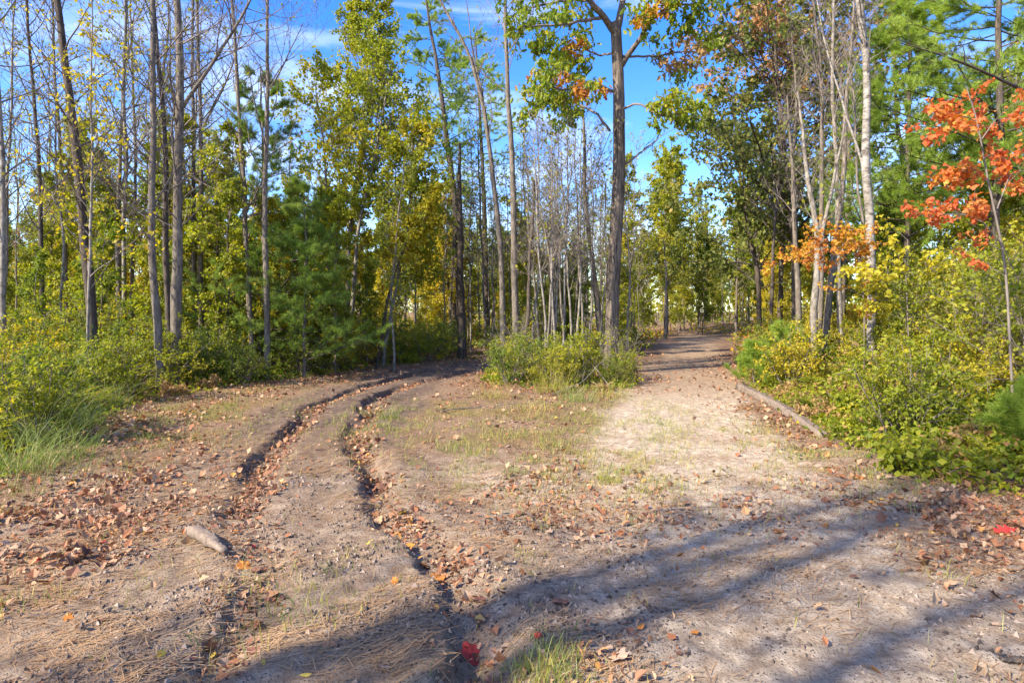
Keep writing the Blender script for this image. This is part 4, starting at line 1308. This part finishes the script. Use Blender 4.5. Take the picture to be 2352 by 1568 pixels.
def szone(x, y):
    u = CX + x / y * FPX
    if in_island(x, y) < 1.6:
        return 'in the middle clump before the big oak'
    if u < 260:
        return 'behind the tall grass at the left edge'
    if u < 520:
        return 'at the foot of the forked grey trunk'
    if u < 780:
        return 'under the young pine beside the rutted track'
    if u < 1120:
        return 'beyond the bend of the rutted track'
    if u < 1500:
        return 'behind the middle clump'
    if u < 1760:
        return 'beside the far end of the sandy path'
    if u < 1960:
        return 'beside the fallen log on the right'
    if u < 2150:
        return 'around the foot of the white birch'
    return 'near the right edge below the red maple'


def put_shrub(key, k, x, y, rz, sc, label=None):
    proto = SH[key][k % len(SH[key])]
    loc = (x, y, hz(x, y) - .02)
    label = label or SHLAB[key] + ' ' + szone(x, y)
    if not proto[1]:
        proto[1] = True
        r = proto[0]
        r.location, r.rotation_euler = loc, (0, 0, rz)
        r.scale = (sc, sc, sc)
        r['label'], r['group'] = label, 'undergrowth plants'
        return r
    return copy_thing(proto[0], loc, rz, sc, label, 'undergrowth plants')


def undergrowth():
    rng = rng_of(500)
    pts = []
    def fill(n, test, xr, yr, gap, chooser, slo=.7, shi=1.15):
        k = tries = 0
        while k < n and tries < 6000:
            tries += 1
            y = rng.uniform(*yr)
            x = rng.uniform(*xr)
            if abs(x) > .86 * y + .6 or not test(x, y):
                continue
            if any((x - a) ** 2 + (y - b) ** 2 < gap * gap for a, b in pts):
                continue
            pts.append((x, y))
            key = chooser(x, y)
            put_shrub(key, int(rng.integers(9)), x, y, rng.uniform(0, 6.28), rng.uniform(slo, shi))
            k += 1
    # left bank
    lt = lambda x, y: left_edge(y) - 6 < x < left_edge(y) - .15
    fill(84, lt, (-16, -2), (6.8, 24), .66, lambda x, y: rng.choice(['bush', 'gold', 'gold', 'gold', 'bush', 'bush', 'greenfern', 'tall' if y > 13 else 'bush'] if x / y < -.55 else ['bush', 'bush', 'bush', 'bush', 'low', 'gold', 'greenfern']), .75, 1.2)
    # strip beyond the bend and along the far ends
    fill(30, lambda x, y: x < np.interp(y, PATH_C[:, 1], PATH_C[:, 0]) - 2.0 and x > -4, (-4, 9), (23.5, 30), .9, lambda x, y: rng.choice(['gold', 'orange', 'bush', 'bush', 'greenfern']), .6, 1.0)
    # middle clump
    fill(19, lambda x, y: in_island(x, y) < .85, (-1, 3.3), (12.4, 18.8), .55, lambda x, y: rng.choice(['bush', 'bush', 'bush', 'low', 'fern', 'bush']) if y < 15.5 else rng.choice(['bush', 'gold', 'bare', 'bare']), .38, 1.0)
    # right bank
    def right(x, y):
        e = x - right_edge(y)
        if e < .8 or (e < 1.7 and y < 9 and rng.random() < .8):
            return rng.choice(['low', 'low', 'low', 'greenfern', 'low'])
        if e < 2.4 + 1.2 * (x / y < .55):
            return rng.choice(['fern', 'fern', 'greenfern', 'bush', 'low', 'gold', 'gold' if e > 1.6 else 'low'])
        return rng.choice(['tall', 'tall', 'tall', 'tall', 'gold', 'bare', 'gold'] if x / y > .64 else ['bush', 'gold', 'fern', 'bush', 'fern', 'orange'])
    fill(150, lambda x, y: right_edge(y) + .25 < x < right_edge(y) + 6.5, (3.5, 16), (5.2, 22), .48, right, .7, 1.1)


undergrowth()

# small pines at the corner of the sandy path
for i_, (a_, d_, h_) in enumerate([(1735, 13.8, .95), (1800, 14.8, 1.25), (2395, 6.4, .8)]):
    P_, R_ = trunk_rand(520 + i_, h_, .014)
    x_ = px(a_, 0, d_)[0]
    make_tree('pine_seedling', ['knee-high bright green pine at the corner of the sandy path', 'taller bright green pine seedling just behind the knee-high one', 'pine seedling at the right edge above the leaf pile'][i_], 'pine tree', 520 + i_, P_, R_,
              dict(SPEC['pine'], t0=.08, n1=26, len1=lambda t: .62 * (1.05 - t) + .1, n2=4, lf2=6, lf1=7, needle=26, nl=.12, nw=.006), 'twig', 'pinelight', 'pine seedlings', (x_, d_, hz(x_, d_) - .02))


# ------------------------------------------------------------------ ground cover, litter, grass (nobody could count these)
def sample(rng, n, xr, yr, weight, bias=1.0):
    """n ground points drawn with the given density, thicker towards the viewer"""
    out = []
    need = n
    while need > 0:
        m = 60000
        t = rng.random(m)
        y = yr[0] * (yr[1] / yr[0]) ** t if bias else rng.uniform(*yr, m)
        x = rng.uniform(max(xr[0], -40), xr[1], m)
        ok = np.abs(x) < .9 * y + .5
        w = weight(x, y)
        ok &= rng.random(m) < w
        p = np.stack([x[ok], y[ok]], 1)[:need]
        out.append(p)
        need -= len(p)
    p = np.concatenate(out)
    return np.concatenate([p, height(p[:, 0], p[:, 1])[:, None]], 1)


def rut_pull(x, y):
    rr, _ = line_dist(x, y, RUT_R)
    rl, _ = line_dist(x, y, RUT_L)
    return np.maximum(np.exp(-((rr - .20) / .14) ** 2), np.exp(-((rl - .20) / .15) ** 2) * np.interp(y, [0, 4, 5], [.35, .5, 1]))


PATCH = [(gpx(110, 1150), 1.0, 2.2), (gpx(60, 1230), .7, 2.0), (gpx(260, 1085), 1.0, .6), (gpx(2260, 1190), 1.1, .9), (gpx(2180, 1150), .8, .5), (gpx(1640, 1165), .5, .9), (gpx(1730, 1180), .35, .7), (gpx(1280, 1125), .9, .6),
         (gpx(1500, 1140), .8, .5), (gpx(1830, 960), 1.2, .6), (gpx(1400, 1545), .3, .8), (gpx(500, 1075), .8, .5)]


def litter_w(x, y):
    w = .010 + np.zeros_like(x)
    sand, dark, lit, moss, veg, pathw, track = masks(x, y)
    w = w + 1.6 * rut_pull(x, y) * (y < 16)
    for c, r, s in PATCH:
        w = np.maximum(w, s * np.exp(-((x - c[0]) ** 2 + ((y - c[1]) * .8) ** 2) / r ** 2))
    strip = sstep(-3.2, -.6, x - left_edge(y) - 3.4) * 0 + np.exp(-((left_edge(y) + .9 - x) / 1.0) ** 2) * (y > 7) * .75
    w = np.maximum(w, strip)
    w = np.maximum(w, np.exp(-((right_edge(y) - .5 - x) / .6) ** 2) * .6)
    w = np.maximum(w, lit * .22 * (y > 7))
    w = np.maximum(w, .55 * np.exp(-(in_island(x, y) - 1.3) ** 2 / .35))
    w = w * np.interp(y, [2.5, 3.6, 5], [.5, .8, 1.0])
    return np.clip(w * (.1 + 1.5 * vnoise(x, y, .45) ** 1.5), 0, 1) * np.where(pathw > .5, np.interp(y, [5, 8, 12, 16], [1, .25, .25, .6]), 1)


def stuff():
    rng = rng_of(600)
    # leaf litter
    p = sample(rng, 38000, (-14, 14), (2.4, 24), litter_w)
    g = Geo()
    p[:, 2] += rng.uniform(.002, .014, len(p))
    dist = np.hypot(p[:, 0], p[:, 1])
    near, kind = dist < 6.5, rng.random(len(p))
    sz = .015 + .042 * rng.random(len(p)) ** 2 + .0022 * np.minimum(dist, 14)
    for tname, m_, wd in (('maple', near & (kind < .3), .95), ('oak', near & (kind >= .3) & (kind < .6), .8), ('oval', near & (kind >= .6), .62), ('rhomb', ~near & (kind < .6), .8), ('rhomb', ~near & (kind >= .6), 1.0)):
        for lo_, hi_ in ((0, .038), (.038, .05), (.05, .065), (.065, .2)):
            mm = m_ & (sz >= lo_) & (sz < hi_)
            if mm.any():
                leaves(g, rng, p[mm], float(sz[mm].mean()), wd, tname, bias=(0, 0, .02), spread=1.0, up=2.8, var=.3)
    link('leaf_litter', g.mesh('leaf_litter', M['litter'], False), kind='stuff', label='loose brown and orange fallen leaves over the ground', category='leaf litter')
    # fallen needles
    p = sample(rng, 22000, (-7, 7), (2.3, 9), lambda x, y: np.clip(1.7 * vnoise(x, y, .5) - .45, 0, 1) * (1 - .5 * rut_pull(x, y)))
    n = len(p)
    a = rng.uniform(0, 6.28, n)
    a = np.where(rng.random(n) < .5, .5 + .5 * rng.normal(size=n), a)
    ln = rng.uniform(.05, .13, n)
    d = np.stack([np.cos(a) * ln, np.sin(a) * ln, rng.normal(size=n) * .006], 1)
    s = np.stack([-np.sin(a), np.cos(a), np.zeros(n)], 1) * .0019
    p[:, 2] += rng.uniform(.003, .014, n)
    q = p + d
    q[:, 2] = np.maximum(q[:, 2], height(q[:, 0], q[:, 1]) + .004)
    V = np.stack([p - s, p + s, q + s, q - s], 1)
    g = Geo()
    g.add(V.reshape(-1, 3), np.arange(n * 4).reshape(-1, 4))
    link('needle_litter', g.mesh('needle_litter', M['needle_dead'], False), kind='stuff', label='tan fallen pine needles strewn over the sandy soil', category='pine needles')
    # crumbs of soil and bark
    p = sample(rng, 18000, (-5, 5), (2.4, 6.5), lambda x, y: np.clip(vnoise(x, y, .3) * 1.7 - .5, 0, 1) * (.45 + .55 * (x < .8)))
    n = len(p)
    t = np.array([[1, 0, 0], [-.5, .87, 0], [-.5, -.87, 0], [0, 0, .9]], float)
    r = .003 + .017 * rng.random(n) ** 2.2
    an = rng.uniform(0, 6.28, n)
    ca, sa = np.cos(an)[:, None], np.sin(an)[:, None]
    V = np.stack([t[None, :, 0] * ca - t[None, :, 1] * sa, t[None, :, 0] * sa + t[None, :, 1] * ca, np.repeat(t[None, :, 2], n, 0)], -1)
    V = p[:, None] + V * r[:, None, None] * (1 + .3 * rng.normal(size=(n, 4, 1)))
    F = (np.arange(n) * 4)[:, None, None] + np.array([[0, 1, 3], [1, 2, 3], [2, 0, 3]])[None]
    g = Geo()
    g.add(V.reshape(-1, 3), None, F.reshape(-1, 3))
    link('soil_crumbs', g.mesh('soil_crumbs', M['crumb'], False), kind='stuff', label='small crumbs of dark soil and bark on the track', category='soil')
    # low ground cover
    def cover_w(x, y):
        e1, e2 = left_edge(y) - x, x - right_edge(y)
        w = np.maximum(sstep(-.3, .5, e1), sstep(-.15, .4, e2))
        w = np.maximum(w, 1 - sstep(.7, 1.15, in_island(x, y)))
        w = np.maximum(w, (y > 22.5) * (np.abs(x - np.interp(y, PATH_C[:, 1], PATH_C[:, 0])) > 1.9) * .8)
        return np.clip(w * (.2 + 1.2 * vnoise(x, y, .7)), 0, 1)
    for nm, lf, cnt, sd, yr in (('ground_cover', 'green', 26000, 3, (5.0, 17)), ('ground_cover', 'lime', 26000, 4, (5.0, 17)), ('ground_cover', 'rust', 9000, 5, (5.0, 17)), ('ground_cover', 'lime', 17000, 6, (16, 62)), ('ground_cover', 'orange', 9000, 7, (18, 62))):
        far = sd > 5
        p = sample(rng_of(610 + sd), cnt, (-36, 36), yr, lambda x, y: cover_w(x, y) * np.clip(vnoise(x + 31 * sd, y, 1.6) * 2 - .5, .05, 1))
        r2 = rng_of(620 + sd)
        e = np.clip(np.maximum(left_edge(p[:, 1]) - p[:, 0], p[:, 0] - right_edge(p[:, 1])), 0, 2)
        p[:, 2] += r2.random(len(p)) * (.06 + .22 * e + .02 * np.maximum(p[:, 1] - 24, 0))
        g = Geo()
        leaves(g, r2, p, .17 if far else .075, .75, 'rhomb', bias=(0, 0, .2 if far else 0), spread=1.2, up=.8 if far else 1.1)
        link(nm, g.mesh(nm, M[lf], False), kind='stuff', category='ground cover', label=('far ' if far else 'low ') + {'green': 'green', 'lime': 'yellow-green', 'rust': 'rust-brown', 'orange': 'orange'}[lf] + ' leaves covering the ground ' + ('beyond the clearing' if far else 'on both banks'))
    # thin grass on the middle ground and verges
    GR = [(gpx(1300, 1010), 1.3, .8), (gpx(1120, 1000), 1.2, .6), (gpx(1400, 960), 1.4, .7), (gpx(1200, 1070), .45, 1.0), (gpx(1240, 1040), .5, .7), (gpx(1410, 1085), .55, .8), (gpx(900, 965), .9, .8), (gpx(1030, 1020), .6, .8), (gpx(1090, 1090), .3, .7), (gpx(1330, 935), 1.2, .7), (gpx(1500, 990), .5, .15),
          (gpx(1720, 1000), .9, .5), (gpx(1850, 1050), .8, .6), (gpx(1950, 1075), .6, .5), (gpx(300, 1010), 1.2, .5), (gpx(400, 960), 1.6, .6), (gpx(560, 900), 1.6, .3), (gpx(150, 1360), .5, .12), (gpx(700, 1370), .4, .2), (gpx(1260, 1545), .18, .8), (gpx(1190, 970), 1.6, .35)]

    def grass_w(x, y):
        w = np.zeros_like(x) + .006
        for c, r, s in GR:
            w = np.maximum(w, s * np.exp(-((x - c[0]) ** 2 + ((y - c[1]) * .7) ** 2) / r ** 2))
        w = np.maximum(w, .35 * np.exp(-((left_edge(y) + .1 - x) / .5) ** 2) * (y > 5))
        return np.clip(w * sstep(.25, .8, vnoise(x, y, .25)), 0, 1)
    for nm, mt, cnt, sd in (('grass', 'grass', 12000, 1), ('grass', 'drygrass', 18000, 2)):
        r2 = rng_of(640 + sd)
        p = sample(r2, cnt, (-9, 9), (2.4, 20), grass_w)
        g = tuft_geo(r2, cnt, .13 if sd == 1 else .11, 0.0, .0055, .9, 2)
        v = g.v[0].reshape(cnt, -1, 3) + p[:, None]
        g.v[0] = v.reshape(-1, 3).astype(np.float32)
        link(nm, g.mesh(nm, M[mt], False), kind='stuff', label='thin green grass on the open ground' if sd == 1 else 'short straw-yellow grass and moss on the open ground', category='grass')


m_, nt_, out_ = new_mat('soil_crumb')
b_ = nt_.nodes.new("ShaderNodeBsdfPrincipled")
b_.inputs['Roughness'].default_value = 1.0
g_ = nt_.nodes.new("ShaderNodeNewGeometry")
r_ = ramp(nt_, [(0, (.05, .037, .028)), (.6, (.14, .10, .075)), (1, (.34, .26, .20))])
nt_.links.new(g_.outputs['Random Per Island'], r_.inputs['Fac'])
nt_.links.new(r_.outputs['Color'], b_.inputs['Base Color'])
nt_.links.new(b_.outputs[0], out_.inputs['Surface'])
M['crumb'] = m_
stuff()


# ------------------------------------------------------------------ grass clumps one can point at
def clump(label, x, y, n, H, W, mat='grass', w=.007, seed=700, name='grass_clump', droop=.5):
    g = tuft_geo(rng_of(seed), n, H, W, w, droop, 5)
    return link(name, g.mesh(name, M[mat], False), loc=(x, y, hz(x, y)), label=label, category='grass clump')


for i_, (a_, b_, n_, h_, w_, dr_, l_) in enumerate([
        (40, 1080, 240, .70, .32, 1.0, 'short green grass clump at the very front of the left-edge grass'), (150, 1050, 200, .62, .28, 1.1, 'green grass clump at the right front of the left-edge grass'),
        (90, 1020, 300, 1.0, .34, 1.1, 'tall pale-tipped grass clump in the middle of the left-edge grass'), (190, 985, 220, .95, .26, 1.5, 'grass clump with long pale blades arching right over the leaves'),
        (10, 1000, 240, 1.05, .34, .9, 'tall grass clump cut by the left edge of the picture'), (250, 935, 150, .75, .28, 1.2, 'small grass clump under the golden bush on the left bank'),
        (90, 950, 260, 1.15, .4, .9, 'tallest grass clump at the back of the left-edge grass')]):
    x_, y_ = gpx(a_, b_)
    clump(l_, x_, y_, n_, h_, w_, 'grass', .0065, 701 + i_, droop=dr_)
x_, y_ = gpx(1270, 905)
clump('pale dry grass standing before the middle clump of shrubs', x_, y_, 220, .75, .4, 'drygrass', .006, 705, droop=.3)
x_, y_ = gpx(1320, 925)
clump('bright yellow-green grass tuft before the middle clump of shrubs', x_, y_, 260, .4, .35, 'grass', .006, 706)
for i_, (a_, b_, n_, h_, w_, l_) in enumerate([
        (1130, 915, 130, .45, .4, 'straw grass spreading left in front of the middle clump'), (1400, 912, 130, .5, .4, 'straw grass spreading right in front of the middle clump, by the path'),
        (1210, 950, 160, .3, .55, 'short straw grass patch in front of the middle clump')]):
    x_, y_ = gpx(a_, b_)
    clump(l_, x_, y_, n_, h_, w_, 'drygrass', .006, 740 + i_, droop=.6)
TUFTS = [(1255, 1330, 14, .13, 'single green grass tuft on the sand beside the shadow line'), (1180, 1080, 90, .16, 'bright yellow-green grass tuft in the middle of the clearing'), (890, 965, 130, .26, 'grey-green grass tuft beside the right-hand rut'),
         (1030, 1030, 90, .2, 'green grass tuft right of the rut bend'), (1400, 1100, 110, .18, 'straw-yellow grass tuft at the edge of the pale sand'), (1260, 1560, 60, .16, 'green grass tuft at the bottom edge of the picture'),
         (1215, 1285, 40, .12, 'thin brown grass tuft on the sand between the tracks'), (2180, 1330, 34, .14, 'sparse grass tuft on the lower right sand'), (330, 1010, 60, .22, 'green grass tuft in the leaves of the left bank'),
         (520, 930, 50, .3, 'upright grass tuft at the edge of the shady track'), (2080, 1160, 30, .16, 'thin grass tuft before the right-hand leaf pile'), (140, 1370, 26, .12, 'pale grass tuft at lower left'),
         (330, 1345, 26, .12, 'yellowish grass tuft beside the yellow leaf at lower left'), (1250, 1215, 30, .13, 'small grass tuft left of the leaf-strewn hollow')]
for i_, (a_, b_, n_, h_, l_) in enumerate(TUFTS):
    x_, y_ = gpx(a_, b_)
    clump(l_, x_, y_, n_, h_, .06 + h_ * .4, 'grass' if ('green' in l_) else 'drygrass', .004, 720 + i_, 'grass_tuft', .6)


# ------------------------------------------------------------------ dead wood
def log(name, label, cat, pts, r, mat, seed, sides=14, rough=.2, stubs=0, sink=.3):
    rng = rng_of(seed)
    Q = np.array([(x, y, hz(x, y) + r0 * (1 - sink)) for (x, y), r0 in zip(pts, r)])
    Q, rr = resample(Q, r, 24)
    Q = Q + rng.normal(size=Q.shape) * rough * .12 * rr[:, None]
    g = Geo()
    tubes(g, Q - Q[0], rr, sides)
    v = g.v[0].reshape(24, sides, 3)
    c = (Q - Q[0])[:, None]
    k = 1 + rough * rng.normal(size=(1, sides, 1)) + rough * .6 * rng.normal(size=(24, sides, 1))
    v = c + (v - c) * k
    cap = []
    for e in (0, -1):
        cap.append(v[e].mean(0))
    V = np.concatenate([v.reshape(-1, 3), np.array(cap)])
    g2 = Geo()
    t = [[24 * sides, (i + 1) % sides, i] for i in range(sides)] + [[24 * sides + 1, 23 * sides + i, 23 * sides + (i + 1) % sides] for i in range(sides)]
    g2.add(V, g.q[0], np.array(t))
    o = link(name, g2.mesh(name, M[mat]), loc=Q[0], label=label, category=cat)
    return o


lp = [gpx(1700, 893), gpx(1760, 920), gpx(1830, 958), gpx(1890, 998)]
log('fallen_log', 'long weathered log lying along the right edge of the sandy path', 'log', lp, [.085, .09, .08, .06], 'wood', 801, sink=.62)
log('wood_piece', 'pale broken piece of wood half buried beside the left rut', 'wood', [gpx(428, 1212), gpx(452, 1222), gpx(480, 1245), gpx(518, 1277)], [.02, .05, .045, .02], 'wood', 802, sides=10)
log('wood_chunk', 'dark stick poking in at the right edge near the bottom', 'stick', [gpx(2300, 1520), gpx(2330, 1516), gpx(2400, 1512)], [.012, .02, .02], 'bark_dark', 803, sides=8)


def stick(label, pts, r, mat='twig', seed=0, lift=None):
    rng = rng_of(seed)
    lift = lift or [0] * len(pts)
    Q = np.array([(x, y, hz(x, y) + r + z) for (x, y), z in zip(pts, lift)])
    Q, rr = resample(Q, np.linspace(r, r * .4, len(Q)), 14)
    Q += rng.normal(size=Q.shape) * r * .6
    g = Geo()
    tubes(g, Q - Q[0], rr, 5)
    B, R = spawn(rng, (Q - Q[0])[None], rr[None], 3, .3, .9, (25, 55), lambda t, l: l * .3, 4, .12, .0, .6, r * .3)
    tubes(g, B, R, 3)
    return link('fallen_stick', g.mesh('fallen_stick', M[mat]), loc=Q[0], label=label, category='stick')


def air_stick(label, pts, r, mat, seed):
    rng = rng_of(seed)
    Q = np.array([px(a, b, d) for a, b, d in pts])
    Q[0, 2] = hz(Q[0, 0], Q[0, 1])
    Q, rr = resample(Q, np.linspace(r, r * .4, len(Q)), 14)
    g = Geo()
    tubes(g, Q - Q[0], rr, 5)
    B, R = spawn(rng, (Q - Q[0])[None], rr[None], 4, .3, .9, (25, 55), lambda t, l: l * .25, 4, .12, .0, .6, r * .3)
    tubes(g, B, R, 3)
    link('dead_branch', g.mesh('dead_branch', M[mat]), loc=Q[0], label=label, category='branch')


air_stick('forked dead branch leaning out of the middle shrubs towards the path', [(1450, 968, 12.2), (1402, 890, 13.0), (1380, 860, 13.6), (1320, 790, 14.6)], .022, 'bark_grey', 811)
air_stick('grey dead branch crossing the middle shrubs low down', [(1262, 915, 12.2), (1335, 880, 12.5), (1386, 826, 13.0)], .014, 'bark_grey', 812)
stick('thin dark twig lying on the pale sand', [gpx(1655, 1068), gpx(1672, 1080), gpx(1690, 1086)], .006, 'twig_dark', 813)
stick('long thin twig lying among leaves in front of the pale sand', [gpx(1500, 1168), gpx(1590, 1163), gpx(1650, 1158)], .006, 'twig', 814)
stick('twig lying across the lower right sand', [gpx(2190, 1370), gpx(2280, 1390), gpx(2360, 1440)], .005, 'twig', 815)
stick('twig on the needle-strewn soil at lower left', [gpx(60, 1420), gpx(200, 1395), gpx(330, 1400)], .004, 'twig', 816)
stick('thin branch lying in the leaves before the middle shrubs', [gpx(1000, 950), gpx(1100, 940), gpx(1260, 925)], .012, 'twig', 817)


# ------------------------------------------------------------------ single fallen leaves, the ones that show largest
def leaf_mesh(kind, col, seed):
    rng = rng_of(seed)
    tv, tt = TEMPL[kind]
    v = tv.copy()
    wd = 1.0 if kind == 'maple' else (.9 if kind == 'oak' else .62)
    v[:, 0] *= wd
    v[:, 1] -= .45
    cx, cy = rng.uniform(.1, .9), rng.uniform(-.3, .7)
    v[:, 2] = cx * .5 * v[:, 0] ** 2 + cy * .6 * v[:, 1] ** 2 + .04 * rng.normal(size=len(v)) + .02
    v[:, :2] += .03 * rng.normal(size=(len(v), 2))
    v[:, 2] -= v[:, 2].min() - .02
    g = Geo()
    g.add(v, None, tt)
    # short stalk
    tubes(g, np.array([[0, -.45, .03], [.02, -.6, .02], [.05, -.72, .03]]), np.array([.012, .01, .008]), 3)
    return g.mesh('fallen_leaf', M['fall_' + col], False)


LM = {}
for ci, col in enumerate(LEAFCOL):
    for kind in ('maple', 'oak', 'oval'):
        LM[col, kind] = [leaf_mesh(kind, col, 900 + ci * 10 + j) for j in range(2)]


def drop(x, y, col, kind, size, label, rng, group=None, tilt=.3):
    o = link('fallen_leaf', LM[col, kind][int(rng.integers(2))], label=label, category='leaf')
    if group:
        o['group'] = group
    o.location = (x, y, hz(x, y) + .006)
    o.scale = (size,) * 3
    o.rotation_euler = (rng.normal() * tilt, rng.normal() * tilt, rng.uniform(0, 6.28))
    return o


def fallen():
    rng = rng_of(950)
    named = [
        (850, 1255, 'yellow', 'oval', .06, 'round yellow leaf on the soil just left of the narrow right-hand rut'),
        (490, 1494, 'yellow', 'oval', .05, 'small yellow leaf near the bottom, below the left rut'),
        (370, 1522, 'yellow', 'oval', .07, 'golden leaf near the bottom left'),
        (605, 1537, 'yellow', 'oval', .05, 'yellow leaf at the bottom, under the end of the left rut'),
        (700, 1560, 'yellow', 'oval', .06, 'yellow leaf cut by the bottom edge, left of the rut crack'),
        (1155, 1363, 'yellow', 'oval', .045, 'small yellow leaf on bare soil beside the long shadow'),
        (1285, 1397, 'brown', 'maple', .10, 'curled red-brown leaf alone on the sand right of the rut'),
        (1595, 1450, 'orange', 'oval', .08, 'orange leaf lit up at the lower middle right'),
        (562, 1296, 'orange', 'maple', .12, 'orange maple leaf beside the broken piece of wood'),
        (932, 1247, 'orange', 'maple', .13, 'large bright orange leaf lying in the right-hand rut'),
        (2283, 1362, 'dark brown', 'maple', .08, 'dark brown curled leaf on the lower right sand'),
        (1088, 1468, 'red', 'maple', .13, 'dark red leaf in the leaf pile right of the rut crack'),
        (1062, 1548, 'yellow', 'oval', .06, 'yellow leaf at the bottom right of the rut crack'),
        (1128, 1540, 'brown', 'maple', .10, 'brown leaf standing up near the bottom, right of the rut crack'),
        (2310, 1216, 'red', 'oak', .18, 'bright red leaf at the right edge on the leaf pile'),
        (2010, 1530, 'orange', 'oval', .08, 'orange leaf at the bottom right'),
        (320, 1424, 'tan', 'oval', .08, 'pale tan leaf alone at the lower left'),
        (885, 1540, 'tan', 'oak', .08, 'pale tan leaf at the bottom, left of the rut crack'),
        (1560, 1268, 'orange', 'oval', .09, 'flat orange-brown leaf on sand below the leaf-strewn hollow'),
        (1420, 1520, 'tan', 'maple', .10, 'pale pinkish leaf among the leaves at the bottom middle'),
        (1130, 1478, 'tan', 'oval', .07, 'pale curled leaf right of the dark red leaf'),
        (1005, 1310, 'orange', 'maple', .11, 'orange leaf at the narrow end of the rut leaf trail'),
        (975, 1285, 'orange', 'oak', .11, 'lobed orange leaf in the middle of the rut leaf trail'),
        (1165, 1020, 'tan', 'oval', .09, 'tan leaf beside the yellow-green grass tuft'),
        (98, 1338, 'brown', 'maple', .08, 'dark red-brown leaf at the lower left edge'),
        (655, 1340, 'tan', 'oval', .06, 'tan leaf on the soil between the ruts'),
        (500, 1362, 'tan', 'oak', .06, 'pale crumpled leaf where the left rut fades'),
        (2060, 1200, 'yellow', 'oval', .06, 'small orange-yellow leaf on sand before the right-hand leaf pile'),
        (1895, 1205, 'orange', 'oval', .09, 'orange leaf lying on sand left of the right-hand leaf pile'),
        (2290, 1440, 'tan', 'oval', .07, 'grey-tan leaf on the lower right sand'),
    ]
    for a, b, col, kind, sz, lab in named:
        x, y = gpx(a, b)
        drop(x, y, col, kind, sz, lab, rng)
    cols = ['orange', 'brown', 'tan', 'orange', 'brown', 'red', 'yellow', 'tan', 'dark brown', 'brown']
    p = sample(rng, 215, (-5, 5.5), (2.6, 7.2), lambda x, y: np.clip(litter_w(x, y) * (y < 7.2), 0, 1))
    for x, y, z in p:
        col = cols[int(rng.integers(len(cols)))]
        kind = ['maple', 'oak', 'oval'][int(rng.integers(3))]
        u = CX + x / y * FPX
        rp = float(rut_pull(np.array([x]), np.array([y]))[0])
        if rp > .45:
            zone = 'lining the left rut' if x < -1.5 and y < 9 and u < 700 else 'lining the right-hand rut'
        elif u < 360:
            zone = 'in the leaf pile at the left edge'
        elif u > 2000:
            zone = 'in the leaf pile at the right edge'
        elif u > 1350:
            zone = 'on the sand before the pale patch'
        elif u > 1000:
            zone = 'on the open soil right of the ruts'
        else:
            zone = 'on the soil between and beside the ruts'
        kn = {'maple': 'maple', 'oak': 'lobed oak', 'oval': 'oval'}[kind]
        drop(x, y, col, kind, rng.uniform(.035, .075), f'{col} {kn} leaf {zone}', rng, 'fallen leaves on the ground')


fallen()


def order_labels():
    same = {}
    for o in bpy.data.objects:
        if o.get('category') and o.get('label') and o.get('group') and 'outside the picture' not in o['label']:
            same.setdefault(o['label'], []).append(o)
    for lab, lst in same.items():
        if 1 < len(lst) <= 28:
            lst.sort(key=lambda o: o.location.x / max(o.location.y, .1))
            for i, o in enumerate(lst):
                o['label'] = f'{lab}, {ORD[i]} from left'


order_labels()
# protos that were never planted are removed
for store in (LIB, SH):
    for lst in store.values():
        for root_, used_ in lst:
            if not used_:
                for c_ in list(root_.children):
                    bpy.data.objects.remove(c_)
                bpy.data.objects.remove(root_)
